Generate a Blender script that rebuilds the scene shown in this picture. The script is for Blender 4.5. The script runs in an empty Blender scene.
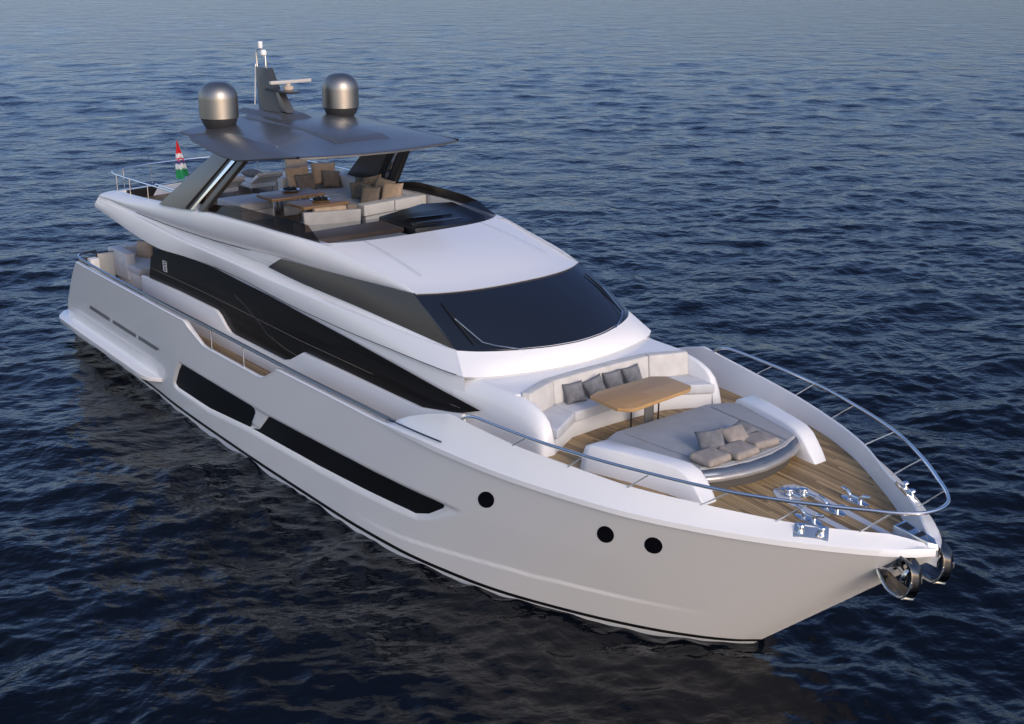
import bpy, bmesh, math, random
import numpy as np
from mathutils import Vector, Matrix, Euler
random.seed(4); np.random.seed(4)
sc = bpy.context.scene
R = math.radians
# ------------------------------------------------------------------ camera
CAM = Vector((34.5806, -14.0941, 10.5879)); YAW, PITCH, ROLL, FPX = 2.472, -0.3201, 0.00488, 1292.1
fw = Vector((math.cos(YAW)*math.cos(PITCH), math.sin(YAW)*math.cos(PITCH), math.sin(PITCH)))
rt = fw.cross(Vector((0, 0, 1))).normalized(); up = rt.cross(fw)
r2 = math.cos(ROLL)*rt + math.sin(ROLL)*up; u2 = -math.sin(ROLL)*rt + math.cos(ROLL)*up
cd = bpy.data.cameras.new('camera'); cam = bpy.data.objects.new('camera', cd)
sc.collection.objects.link(cam); sc.camera = cam
mw = Matrix((r2, u2, -fw)).transposed().to_4x4(); mw.translation = CAM
cam.matrix_world = mw
cd.sensor_width = 36; cd.lens = FPX/1024*36; cd.clip_start = .1; cd.clip_end = 9000
# ------------------------------------------------------------------ light
SUN_AZ, SUN_EL = R(-8), R(25)
w = bpy.data.worlds.new("World"); sc.world = w; w.use_nodes = True
nt = w.node_tree; bg = nt.nodes['Background']
sky = nt.nodes.new('ShaderNodeTexSky'); sky.sky_type = 'NISHITA'; sky.sun_disc = False
sky.sun_elevation = SUN_EL; sky.sun_rotation = R(90) - SUN_AZ
sky.air_density = 1.0; sky.dust_density = 1.0; sky.ozone_density = 2.0
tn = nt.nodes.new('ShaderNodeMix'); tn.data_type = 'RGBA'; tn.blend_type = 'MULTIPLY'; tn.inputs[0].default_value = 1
# added sky tint: warmer and brighter to starboard to lift the hull, bluer opposite
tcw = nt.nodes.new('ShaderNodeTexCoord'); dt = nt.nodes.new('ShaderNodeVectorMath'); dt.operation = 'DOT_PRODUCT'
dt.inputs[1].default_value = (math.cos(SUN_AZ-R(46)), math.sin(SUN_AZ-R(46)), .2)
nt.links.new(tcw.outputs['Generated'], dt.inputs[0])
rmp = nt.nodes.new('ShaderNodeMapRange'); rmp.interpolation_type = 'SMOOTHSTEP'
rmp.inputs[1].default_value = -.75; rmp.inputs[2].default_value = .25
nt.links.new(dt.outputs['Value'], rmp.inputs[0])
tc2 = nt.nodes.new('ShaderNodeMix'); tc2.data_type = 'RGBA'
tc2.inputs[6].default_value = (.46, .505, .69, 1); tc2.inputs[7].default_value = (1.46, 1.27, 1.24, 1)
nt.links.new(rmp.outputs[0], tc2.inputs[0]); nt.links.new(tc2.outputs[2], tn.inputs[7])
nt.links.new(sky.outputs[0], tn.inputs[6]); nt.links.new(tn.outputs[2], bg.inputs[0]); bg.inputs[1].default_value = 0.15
sd = bpy.data.lights.new('sun', 'SUN'); sun = bpy.data.objects.new('sun', sd); sc.collection.objects.link(sun)
sd.energy = 1.15; sd.angle = R(16); sd.color = (1.0, .89, .74)
S = Vector((math.cos(SUN_EL)*math.cos(SUN_AZ), math.cos(SUN_EL)*math.sin(SUN_AZ), math.sin(SUN_EL)))
sun.rotation_euler = S.to_track_quat('Z', 'Y').to_euler(); sun.location = (40, 10, 30)
sc.view_settings.view_transform = 'Standard'; sc.view_settings.look = 'None'
sc.view_settings.exposure = 0.27; sc.view_settings.gamma = 1; sc.view_settings.use_curve_mapping = False

# ------------------------------------------------------------------ materials
def mat(name, base, rough=.4, metal=0, coat=0, spec=.5, noise=None, bump=None, alpha=None):
    """noise=(scale, amount) varies the colour a little, bump=(scale, strength, distance)"""
    m = bpy.data.materials.new(name); m.use_nodes = True
    n = m.node_tree.nodes; l = m.node_tree.links; b = n['Principled BSDF']
    b.inputs['Base Color'].default_value = (*base, 1); b.inputs['Roughness'].default_value = rough
    b.inputs['Metallic'].default_value = metal; b.inputs['Coat Weight'].default_value = coat
    b.inputs['Coat Roughness'].default_value = .06; b.inputs['Specular IOR Level'].default_value = spec
    tc = n.new('ShaderNodeTexCoord')
    if noise:
        t = n.new('ShaderNodeTexNoise'); t.inputs['Scale'].default_value = noise[0]; t.inputs['Detail'].default_value = 5
        l.new(tc.outputs['Object'], t.inputs['Vector'])
        r = n.new('ShaderNodeValToRGB'); k = noise[1]
        r.color_ramp.elements[0].position = .3; r.color_ramp.elements[1].position = .7
        r.color_ramp.elements[0].color = tuple(c*(1-k) for c in base)+(1,)
        r.color_ramp.elements[1].color = tuple(min(1, c*(1+k)) for c in base)+(1,)
        l.new(t.outputs['Fac'], r.inputs[0]); l.new(r.outputs[0], b.inputs['Base Color'])
    if bump:
        t = n.new('ShaderNodeTexNoise'); t.inputs['Scale'].default_value = bump[0]; t.inputs['Detail'].default_value = 4
        l.new(tc.outputs['Object'], t.inputs['Vector'])
        bp = n.new('ShaderNodeBump'); bp.inputs['Strength'].default_value = bump[1]; bp.inputs['Distance'].default_value = bump[2]
        l.new(t.outputs['Fac'], bp.inputs['Height']); l.new(bp.outputs[0], b.inputs['Normal'])
    return m

def teak(name, c0, c1, width=.07, caulk=.06, axis=1, rough=.55):
    m = bpy.data.materials.new(name); m.use_nodes = True
    n = m.node_tree.nodes; l = m.node_tree.links; b = n['Principled BSDF']
    tc = n.new('ShaderNodeTexCoord'); sp = n.new('ShaderNodeSeparateXYZ'); l.new(tc.outputs['Object'], sp.inputs[0])
    def mth(op, a, bb=None):
        q = n.new('ShaderNodeMath'); q.operation = op
        for i, v in enumerate((a, bb)):
            if v is None: continue
            if isinstance(v, (int, float)): q.inputs[i].default_value = v
            else: l.new(v, q.inputs[i])
        return q.outputs[0]
    y = mth('DIVIDE', sp.outputs[axis], width); fl = mth('FLOOR', y); fr = mth('FRACT', y)
    x = sp.outputs[1-axis]
    seg = mth('FLOOR', mth('ADD', mth('DIVIDE', x, 1.9), mth('MULTIPLY', fl, .37)))
    cb = n.new('ShaderNodeCombineXYZ'); l.new(fl, cb.inputs[0]); l.new(seg, cb.inputs[1])
    wn = n.new('ShaderNodeTexWhiteNoise'); l.new(cb.outputs[0], wn.inputs['Vector'])
    mp = n.new('ShaderNodeMapping'); l.new(tc.outputs['Object'], mp.inputs[0])
    mp.inputs['Scale'].default_value = (2, 30, 2) if axis == 1 else (30, 2, 2)
    gr = n.new('ShaderNodeTexNoise'); gr.inputs['Scale'].default_value = 1.6; gr.inputs['Detail'].default_value = 6
    l.new(mp.outputs[0], gr.inputs['Vector'])
    f = mth('ADD', mth('MULTIPLY', wn.outputs['Value'], .55), mth('MULTIPLY', gr.outputs['Fac'], .5))
    r = n.new('ShaderNodeValToRGB'); r.color_ramp.elements[0].color = (*c0, 1); r.color_ramp.elements[1].color = (*c1, 1)
    r.color_ramp.elements[0].position = .15; r.color_ramp.elements[1].position = .85
    l.new(f, r.inputs[0])
    mx = n.new('ShaderNodeMix'); mx.data_type = 'RGBA'; mx.inputs[7].default_value = (.02, .016, .012, 1)
    l.new(r.outputs[0], mx.inputs[6]); l.new(mth('MULTIPLY', mth('LESS_THAN', fr, caulk), .85), mx.inputs[0])
    l.new(mx.outputs[2], b.inputs['Base Color']); b.inputs['Roughness'].default_value = rough
    return m

def tint_glass(name, tint, gloss_rough=.02, ior=1.5):
    m = bpy.data.materials.new(name); m.use_nodes = True
    n = m.node_tree.nodes; l = m.node_tree.links; n.remove(n['Principled BSDF'])
    tr = n.new('ShaderNodeBsdfTransparent'); tr.inputs[0].default_value = (*tint, 1)
    gl = n.new('ShaderNodeBsdfGlossy'); gl.inputs['Roughness'].default_value = gloss_rough
    fr = n.new('ShaderNodeFresnel'); fr.inputs[0].default_value = ior
    mx = n.new('ShaderNodeMixShader'); l.new(fr.outputs[0], mx.inputs[0]); l.new(tr.outputs[0], mx.inputs[1]); l.new(gl.outputs[0], mx.inputs[2])
    l.new(mx.outputs[0], n['Material Output'].inputs[0])
    return m

def streak_glass(name, base, rough):
    m = mat(name, base, rough, spec=.15)
    n = m.node_tree.nodes; l = m.node_tree.links; b = n['Principled BSDF']
    tc = n.new('ShaderNodeTexCoord'); mp = n.new('ShaderNodeMapping'); mp.inputs['Scale'].default_value = (.22, 2, 9)
    t = n.new('ShaderNodeTexNoise'); t.inputs['Scale'].default_value = 1.5; t.inputs['Detail'].default_value = 7
    l.new(tc.outputs['Object'], mp.inputs[0]); l.new(mp.outputs[0], t.inputs['Vector'])
    r = n.new('ShaderNodeValToRGB'); r.color_ramp.elements[0].position = .35; r.color_ramp.elements[1].position = .8
    r.color_ramp.elements[0].color = tuple(c*.5 for c in base)+(1,); r.color_ramp.elements[1].color = tuple(c*2.2 for c in base)+(1,)
    l.new(t.outputs['Fac'], r.inputs[0]); l.new(r.outputs[0], b.inputs['Base Color'])
    return m

GEL = mat('white_gelcoat', (.79, .79, .80), .28, coat=.35, spec=.45)
GELH = mat('hull_gelcoat', (.84, .83, .825), .25, coat=.4, spec=.45)
GELS = mat('grey_gelcoat', (.50, .52, .56), .3, coat=.4)
BLACK = mat('black_glass', (.006, .006, .008), .12)
HWIN = mat('dark_hull_glass', (.007, .007, .008), .42, spec=.25)
SEAM = mat('seam_sealant', (.10, .10, .11), .6)
SALON = streak_glass('salon_glass', (.0065, .006, .006), .34)
SCREEN = mat('windscreen_glass', (.012, .016, .026), .05)
SIDEG = mat('smoked_side_glass', (.046, .043, .044), .24, spec=.32)
TINTS = tint_glass('smoked_clear_deflector', (.17, .125, .095), ior=1.22)
TINT = mat('smoked_deflector', (.020, .016, .014), .28, spec=.22)
CLEAR = tint_glass('clear_deflector', (.74, .77, .80), ior=1.28)
GUN = mat('gunmetal_paint', (.125, .127, .132), .32, metal=.5, coat=.12)
GUND = mat('dark_gunmetal', (.055, .057, .062), .35, metal=.4, coat=.2)
DOME = mat('brushed_steel', (.31, .30, .285), .43, metal=1)
ANCH = mat('dark_polished_steel', (.13, .13, .135), .14, metal=1)
CHROME = mat('chrome', (.76, .77, .78), .12, metal=1)
SATIN = mat('satin_steel', (.62, .64, .67), .22, metal=1)
RAILD = mat('dark_rail', (.10, .12, .16), .16, metal=.8)
RUBBER = mat('black_rubber', (.012, .012, .012), .5)
STRIPE = mat('black_boot_stripe', (.008, .008, .009), .4)
ANTIF = mat('white_waterline', (.75, .75, .75), .4)
GREYF = mat('mid_grey_upholstery', (.40, .395, .39), .85, noise=(5, .1), bump=(160, .25, .003))
FAB = mat('pale_upholstery', (.54, .53, .515), .85, noise=(5, .08), bump=(160, .25, .003))
FABB = mat('bluish_seat_fabric', (.55, .56, .585), .85, noise=(4, .07), bump=(160, .25, .003))
PAD = mat('grey_sunpad_fabric', (.33, .337, .352), .9, noise=(3, .07), bump=(220, .3, .003))
GREYP = mat('grey_pillow_fabric', (.155, .158, .17), .85, noise=(9, .3), bump=(120, .3, .004))
TAUPE = mat('taupe_pillow_fabric', (.29, .255, .23), .9, noise=(12, .12), bump=(150, .3, .003))
TAN = mat('tan_cushion_fabric', (.40, .30, .215), .85, noise=(10, .12), bump=(150, .3, .003))
BEIGE = mat('beige_cushion_fabric', (.47, .395, .32), .85, noise=(10, .12), bump=(150, .3, .003))
GREYD = mat('dark_grey_cushion', (.13, .125, .12), .85, noise=(9, .25), bump=(120, .3, .004))
MINK = mat('mink_cushion_fabric', (.175, .145, .12), .85, noise=(10, .15), bump=(150, .3, .003))
TEAK = teak('teak_deck_planks', (.15, .092, .038), (.50, .34, .165), .062, .12)
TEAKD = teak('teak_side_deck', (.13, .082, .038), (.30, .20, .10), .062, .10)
OAK = teak('oak_table_planks', (.36, .205, .08), (.49, .305, .135), .30, .0, axis=0, rough=.4)
WALN = teak('walnut_table', (.19, .105, .045), (.30, .175, .08), .20, .0, axis=0, rough=.35)
DASH = teak('brown_dashboard', (.13, .09, .07), (.19, .14, .11), .4, .0, rough=.45)
BEDB = mat('dark_taupe_base', (.075, .068, .062), .5)
BANDM = mat('silver_paint', (.36, .35, .345), .32, metal=.5, coat=.2)
SCANM = mat('scanner_paint', (.46, .45, .43), .4)
TRIMB = mat('sky_reflect_trim', (.09, .115, .16), .28, metal=.4)  # blue of the sky's reflection put into the base colour
CONS = mat('black_console', (.018, .017, .018), .35)
SLOTM = mat('grey_slot_glass', (.17, .17, .175), .35)
GREYPNL = mat('grey_panel', (.42, .43, .43), .5)

# ------------------------------------------------------------------ mesh helpers
def tag(o, label=None, cat=None, group=None, kind=None):
    if label: o['label'] = label
    if cat: o['category'] = cat
    if group: o['group'] = group
    if kind: o['kind'] = kind
    return o
BASE = {}
def thing(name, label, cat, loc=(0, 0, 0), group=None):
    o = bpy.data.objects.new(name, None); sc.collection.objects.link(o); o.location = loc
    o.empty_display_size = .2; BASE[o] = Vector(loc)
    return tag(o, label, cat, group)
def root_base(p):
    while p.parent: p = p.parent
    return p.location.copy()

class M:
    def __init__(s): s.v = []; s.f = []
    def add(s, v, f):
        k = len(s.v); s.v += [tuple(map(float, p)) for p in v]; s.f += [tuple(i+k for i in q) for q in f]; return s
    def grid(s, rows, closed=False, cap=False):
        n = len(rows[0]); v = [p for r in rows for p in r]; f = []
        for i in range(len(rows)-1):
            for j in range(n if closed else n-1):
                a = i*n+j; b = i*n+(j+1) % n; f.append((a, b, b+n, a+n))
        if cap:
            f.append(tuple(range(n-1, -1, -1))); k = (len(rows)-1)*n; f.append(tuple(range(k, k+n)))
        return s.add(v, f)
    def box(s, c, size, rot=(0, 0, 0)):
        m = Euler(rot).to_matrix(); c = Vector(c); v = []
        for x in (-.5, .5):
            for y in (-.5, .5):
                for z in (-.5, .5): v.append(c + m @ Vector((x*size[0], y*size[1], z*size[2])))
        return s.add(v, [(0, 1, 3, 2), (4, 6, 7, 5), (0, 4, 5, 1), (2, 3, 7, 6), (0, 2, 6, 4), (1, 5, 7, 3)])
    def prism(s, lo, hi):
        n = len(lo); v = list(lo)+list(hi)
        f = [tuple(range(n-1, -1, -1)), tuple(range(n, 2*n))]
        f += [(i, (i+1) % n, n+(i+1) % n, n+i) for i in range(n)]
        return s.add(v, f)
    def plan(s, pts, z0, z1): return s.prism([(x, y, z0) for x, y in pts], [(x, y, z1) for x, y in pts])
    def side(s, pts, y0, y1): return s.prism([(x, y0, z) for x, z in pts], [(x, y1, z) for x, z in pts])
    def tube(s, path, r, n=8, cap=True):
        P = [Vector(p) for p in path]; rows = []; prev = None
        for i, p in enumerate(P):
            t = (P[min(i+1, len(P)-1)] - P[max(i-1, 0)]).normalized()
            a = prev if prev else (Vector((0, 0, 1)) if abs(t.z) < .9 else Vector((1, 0, 0)))
            a = (a - t*a.dot(t)).normalized(); prev = a; b = t.cross(a)
            rr = r[i] if isinstance(r, (list, tuple)) else r
            rows.append([p + (a*math.cos(k*2*math.pi/n) + b*math.sin(k*2*math.pi/n))*rr for k in range(n)])
        return s.grid(rows, True, cap)
    def lathe(s, prof, c, n=32):
        rows = [[(c[0]+r*math.cos(2*math.pi*k/n), c[1]+r*math.sin(2*math.pi*k/n), c[2]+z) for k in range(n)] for r, z in prof]
        return s.grid(rows, True, True)
    def build(s, name, material, parent=None, bevel=0, seg=2, ang=35, origin=None, solid=0, sub=0, weld=True):
        org = root_base(parent) if parent else Vector(origin or (0, 0, 0))
        me = bpy.data.meshes.new(name); bm = bmesh.new()
        vs = [bm.verts.new(Vector(p)-org) for p in s.v]
        for q in s.f:
            try: bm.faces.new([vs[i] for i in q])
            except ValueError: pass
        if weld: bmesh.ops.remove_doubles(bm, verts=bm.verts, dist=.0006)
        bmesh.ops.recalc_face_normals(bm, faces=bm.faces)
        if solid:
            bmesh.ops.solidify(bm, geom=bm.faces[:], thickness=solid)
        if bevel:
            bm.normal_update()
            ed = [e for e in bm.edges if len(e.link_faces) == 2 and e.calc_face_angle(0) > R(28)]
            bmesh.ops.bevel(bm, geom=ed, offset=bevel, segments=seg, profile=.6, affect='EDGES', clamp_overlap=True)
        if sub:
            bmesh.ops.subdivide_edges(bm, edges=bm.edges[:], cuts=sub, use_grid_fill=True)
        bm.to_mesh(me); bm.free()
        for p in me.polygons: p.use_smooth = True
        me.set_sharp_from_angle(angle=R(ang))
        me.materials.append(material)
        o = bpy.data.objects.new(name, me); sc.collection.objects.link(o)
        if parent: o.parent = parent
        else: o.location = org
        return o

def pchip(x, y):
    x = np.array(x, float); y = np.array(y, float); h = np.diff(x); d = np.diff(y)/h; m = np.zeros_like(y)
    for i in range(1, len(x)-1):
        if d[i-1]*d[i] > 0:
            w1 = 2*h[i]+h[i-1]; w2 = h[i]+2*h[i-1]; m[i] = (w1+w2)/(w1/d[i-1]+w2/d[i])
    m[0] = d[0]; m[-1] = d[-1]
    def f(q):
        q = np.clip(np.asarray(q, float), x[0], x[-1]); i = np.clip(np.searchsorted(x, q)-1, 0, len(x)-2)
        t = (q-x[i])/h[i]; t2 = t*t; t3 = t2*t
        return (2*t3-3*t2+1)*y[i]+(t3-2*t2+t)*h[i]*m[i]+(-2*t3+3*t2)*y[i+1]+(t3-t2)*h[i]*m[i+1]
    return f
def curve(pts, n):
    """smooth curve through 3-D points, n samples by chord length"""
    P = np.array(pts, float); s = np.r_[0, np.cumsum(np.linalg.norm(np.diff(P, axis=0), axis=1))]
    q = np.linspace(0, s[-1], n)
    return np.stack([pchip(s, P[:, k])(q) for k in range(P.shape[1])], 1)
def polycurve(pts, n):
    P = np.array(pts, float); s = np.r_[0, np.cumsum(np.linalg.norm(np.diff(P, axis=0), axis=1))]
    q = np.linspace(0, s[-1], n)
    return np.stack([np.interp(q, s, P[:, k]) for k in range(P.shape[1])], 1)
def mir(pts): return [(p[0], -p[1], p[2]) for p in pts]
def both(fn):                       # build the starboard side (y<0) and mirror it
    for s in (-1, 1): fn(s)
def yx(x, xs, ys): return np.interp(x, xs, ys)

# ------------------------------------------------------------------ water
def make_water():
    cx, cy, h = CAM.x, CAM.y, CAM.z
    dep = np.r_[np.linspace(R(62), R(36), 90)[:-1], np.linspace(R(36), R(14), 430)[:-1], np.linspace(R(14), R(2.3), 330)]
    rr = h/np.tan(dep); rr = np.r_[.05, 2.5, rr, np.geomspace(rr[-1]*1.03, 7000, 60)]
    half = R(33)
    az = np.r_[np.linspace(-math.pi, -half, 90)[:-1], np.linspace(-half, half, 1000), np.linspace(half, math.pi, 90)[1:]] + YAW
    RR, AZ = np.meshgrid(rr, az, indexing='ij')
    X = cx+RR*np.cos(AZ); Y = cy+RR*np.sin(AZ); Z = np.zeros_like(X); DX = np.zeros_like(X); DY = np.zeros_like(X)
    dr = np.gradient(rr)[:, None]; dsp = np.maximum(dr, RR*(2*half/1000))
    coarse = (np.abs(AZ-YAW) > half*1.001); dsp = np.where(coarse, RR*.04+.3, dsp)
    rng = np.random.RandomState(11); N = 150
    lam = np.geomspace(.30, 7.5, N)*rng.uniform(.93, 1.07, N)
    main = YAW+math.pi+R(14)
    for L in lam:
        spread = R(34) if L > 1.5 else R(55)
        a = main+rng.normal(0, 1)*spread; k = 2*math.pi/L
        steep = (.0162+.004*math.exp(-((math.log(L/.45))/.5)**2))*math.exp(-(L/5.2)**2)
        A = steep/k*1.0; ph = rng.uniform(0, 2*math.pi)
        wt = np.clip(L/(2.0*dsp)-1, 0, 1)
        th = k*(X*math.cos(a)+Y*math.sin(a))+ph
        c_, s_ = np.cos(th), np.sin(th)
        Z += wt*A*c_; DX -= wt*A*.8*s_*math.cos(a); DY -= wt*A*.8*s_*math.sin(a)
    # slow patches of more and less wind
    g = 1+.28*np.sin(X*.19+Y*.11+1.3)*np.sin(Y*.16-X*.07)+.22*np.sin(X*.07-Y*.05+.5)
    Z *= g; X += DX*g; Y += DY*g
    nv = X.size; n_r, n_a = X.shape
    co = np.stack([X, Y, Z+.025], -1).reshape(-1, 3)
    i = np.arange(n_r-1)[:, None]*n_a; j = np.arange(n_a-1)[None, :]
    a = (i+j).ravel(); q = np.stack([a, a+n_a, a+n_a+1, a+1], 1)
    me = bpy.data.meshes.new('water'); me.vertices.add(nv); me.vertices.foreach_set('co', co.ravel().astype(np.float32))
    me.loops.add(q.size); me.loops.foreach_set('vertex_index', q.ravel().astype(np.int32))
    me.polygons.add(len(q)); me.polygons.foreach_set('loop_start', (np.arange(len(q))*4).astype(np.int32))
    me.polygons.foreach_set('use_smooth', np.ones(len(q), bool))
    me.update(calc_edges=True); me.validate()
    o = bpy.data.objects.new('water', me); sc.collection.objects.link(o); o['kind'] = 'structure'
    m = bpy.data.materials.new('sea_water'); m.use_nodes = True
    n = m.node_tree.nodes; l = m.node_tree.links; b = n['Principled BSDF']
    b.inputs['Base Color'].default_value = (.0020, .0034, .0070, 1); b.inputs['Roughness'].default_value = .07
    b.inputs['IOR'].default_value = 1.333; b.inputs['Specular IOR Level'].default_value = .42
    tc = n.new('ShaderNodeTexCoord')
    m0 = n.new('ShaderNodeMapping'); m0.inputs['Rotation'].default_value = (0, 0, -(YAW+R(10)))
    l.new(tc.outputs['Object'], m0.inputs[0])
    prev = None
    for sx, sy, scl, det, st, ds in ((.9, .8, .33, 5, .62, .60), (1.0, .5, 1.5, 5, .45, .13), (1.0, .55, 6.0, 4, .32, .035)):
        mp = n.new('ShaderNodeMapping'); mp.inputs['Scale'].default_value = (sx, sy, 1); l.new(m0.outputs[0], mp.inputs[0])
        t1 = n.new('ShaderNodeTexNoise'); t1.inputs['Scale'].default_value = scl; t1.inputs['Detail'].default_value = det
        t1.inputs['Roughness'].default_value = .58; t1.inputs['Distortion'].default_value = .25
        l.new(mp.outputs[0], t1.inputs['Vector'])
        bp = n.new('ShaderNodeBump'); bp.inputs['Strength'].default_value = st; bp.inputs['Distance'].default_value = ds
        l.new(t1.outputs['Fac'], bp.inputs['Height'])
        if prev: l.new(prev, bp.inputs['Normal'])
        prev = bp.outputs[0]
    l.new(prev, b.inputs['Normal'])
    me.materials.append(m)
make_water()

# ================================================================== the yacht
yacht = thing('motor_yacht', 'long white motor yacht with grey hardtop lying at rest on dark blue water', 'yacht', (0, 0, 0))
B0 = pchip([0, 3, 5.75, 8, 10, 12.5, 15, 16.8, 18.7, 19.26, 20.34, 21.28, 22.1, 22.8, 23.03], [2.35, 2.45, 2.55, 2.7, 2.76, 2.8, 2.8, 2.72, 2.39, 2.23, 1.8, 1.35, .86, .29, 0])
B1 = pchip([0, 5, 10, 16, 18, 19.5, 20.36, 21.41, 22.34, 23.34, 24.38, 24.93, 25.36, 25.75, 25.93], [2.98, 3.06, 3.1, 3.1, 3.08, 3.0, 2.9, 2.7, 2.45, 2.02, 1.42, 1.02, .67, .27, 0])
def xstem(z): return 23.03+(np.asarray(z)-.12)*(2.9/2.61)
def xaft(z): return np.interp(z, [-.6, .45, .62, .85, 1.2, 2.0, 2.5, 2.64], [.3, .3, .32, .50, .85, 1.85, 2.55, 2.80])
def hull_y(x, z):
    s = xstem(z); t = x/s; wv = np.clip(z, -.6, 3)/2.73
    return B0(t*23.03)+(B1(t*25.93)-B0(t*23.03))*wv
ZT_X = [0, 9.25, 9.34, 9.52, 10.05, 10.25, 12.5, 12.75, 13.0, 13.4, 13.5, 16, 18.7, 20, 22, 25.93]
ZT_Z = [2.64, 2.63, 2.60, 2.49, 2.27, 2.25, 2.25, 2.28, 2.40, 2.62, 2.64, 2.66, 2.66, 2.68, 2.72, 2.75]
def zt(x): return np.interp(x, ZT_X, ZT_Z)
WIN_A = [(8.50, 1.425), (8.19, 1.19), (7.80, .77), (7.82, .70), (7.92, .66), (9.64, .675), (11.56, .85), (11.66, .87), (11.72, .93), (12.02, 1.30), (12.02, 1.38), (11.93, 1.425)]
WIN_F = [(12.74, 1.435), (12.62, 1.40), (12.10, .965), (12.02, .93), (11.66, .86), (14.5, .955), (17.40, 1.115), (17.67, 1.12), (18.05, 1.25), (18.50, 1.52), (18.56, 1.60), (18.4, 1.615)]
WIN_ALL = [(8.50, 1.425), (8.19, 1.19), (7.80, .77), (7.82, .70), (7.92, .66), (9.64, .675), (11.66, .86), (14.5, .955), (17.40, 1.115), (17.67, 1.12), (18.05, 1.25), (18.50, 1.52), (18.56, 1.60), (18.4, 1.615), (12.74, 1.435), (12.62, 1.40), (12.12, .985), (12.04, .96), (11.80, .985), (11.76, 1.0), (12.02, 1.30), (12.02, 1.38), (11.93, 1.425)]
SLOTS = [[(2.76, 1.47), (2.63, 1.345), (4.02, 1.33), (4.16, 1.455)], [(4.36, 1.46), (4.24, 1.335), (5.76, 1.335), (5.87, 1.455)], [(6.02, 1.465), (5.92, 1.345), (7.06, 1.355), (7.36, 1.48)]]
PORTS = [(19.715, 2.118, (.196, .0575), (.05, .170)), (21.955, 2.228, (.147, .039), (.057, .179)), (22.655, 2.235, (.140, .036), (.060, .180))]
def sdf(px, pz, poly):
    P = np.array(poly); d = np.full(px.shape, 1e9); ins = np.zeros(px.shape, bool)
    for i in range(len(P)):
        a = P[i]; b = P[(i+1) % len(P)]; e = b-a
        t = np.clip(((px-a[0])*e[0]+(pz-a[1])*e[1])/(e@e), 0, 1)
        d = np.minimum(d, np.hypot(px-a[0]-t*e[0], pz-a[1]-t*e[1]))
        c = ((a[1] > pz) != (b[1] > pz)) & (px < (b[0]-a[0])*(pz-a[1])/(b[1]-a[1]+1e-12)+a[0]); ins ^= c
    return np.where(ins, -d, d)
def inset(x, z):
    d = sdf(x, z, WIN_ALL)
    dep = .035*np.clip((.02-d)/.05, 0, 1)
    # the topsides fold in gently to the windows from the shoulder below
    dl = sdf(x, z, [(7.7, .70), (7.9, .62), (9.64, .60), (11.66, .78), (14.5, .87), (17.4, 1.02), (17.75, 1.05), (18.2, 1.22), (19.0, 1.64), (18.6, 1.66), (12.7, 1.46), (8.45, 1.45)])
    dep = dep+.03*np.clip((.02-dl)/.07, 0, 1)
    for p in SLOTS: dep = dep+0*x
    # spray knuckle low on the bow
    kx = np.interp(x, [15, 17, 18.43, 19.55, 20.67, 21.3, 22.2, 23], [.36, .449, .632, .764, .826, .83, .83, .83])
    fade = np.clip((x-15.5)/2, 0, 1)*np.clip((23-x)/1.5, 0, 1)
    dep = dep+.022*fade*np.clip((z-kx+.03)/.03, 0, 1)*np.clip(1-(z-kx)/.9, 0, 1)
    return dep
def make_hull():
    U = np.unique(np.r_[np.linspace(0, 1, 640), (np.array(ZT_X[1:12])-2.8)/(float(xstem(2.74))-2.8), 1-np.geomspace(.0008, .02, 12)])
    U = U[(U >= 0) & (U <= 1)]; V = np.linspace(0, 1, 84)
    u, v = np.meshgrid(U, V, indexing='ij')
    xT = 2.8+u*(xstem(2.74)-2.8); zT = zt(xT); z = -.6+v*(zT+.6)
    x = xT+(xaft(z)-2.8)*(1-u)**10+(xstem(z)-xstem(2.74))*u**4; y = hull_y(x, z)
    y = np.where(y > .12, np.maximum(y-inset(x, z), .1), y)
    m = M()
    P = np.stack([x, y, z], -1)
    st = [[(a, -b, c) for a, b, c in row] for row in P]; pt = [[(a, b, c) for a, b, c in row] for row in P]
    m.grid(st); m.grid([r[::-1] for r in pt]); 
    fz = [float(np.clip((p[2]-.62)/1.2, 0, 1)) for p in st[0]]
    def tr(dx, dy, sg): return [(p[0]-dx*f_, sg*(p[1]*-1-dy), p[2]) for p, f_ in zip(st[0], fz)]
    m.grid([st[0], tr(.14, .06, -1), tr(.34, .26, -1), tr(.46, .6, -1), tr(.55, 1.4, -1), tr(.55, 1.4, 1), tr(.46, .6, 1), tr(.34, .26, 1), tr(.14, .06, 1), pt[0]])
    return m.build('hull', GELH, yacht, ang=50)
hull = make_hull()
def hull_patch(poly, off, name, material, parent=hull, s=-1):
    """polygon in (x, z) laid on the hull side as a thin fitted sheet"""
    from mathutils.geometry import tessellate_polygon
    bm = bmesh.new(); vs = [bm.verts.new((a, 0, b)) for a, b in poly]; bm.faces.new(vs)
    xs = np.arange(min(p[0] for p in poly)+.2, max(p[0] for p in poly), .25)
    for xx in xs:
        bmesh.ops.bisect_plane(bm, geom=bm.verts[:]+bm.edges[:]+bm.faces[:], plane_co=(xx, 0, 0), plane_no=(1, 0, 0))
    m = M(); bm.verts.index_update()
    m.add([(p.co.x, s*(float(hull_y(p.co.x, p.co.z))-off), p.co.z) for p in bm.verts], [[q.index for q in f.verts] for f in bm.faces]); bm.free()
    o = m.build(name, material, parent, ang=60)
    return o
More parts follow.
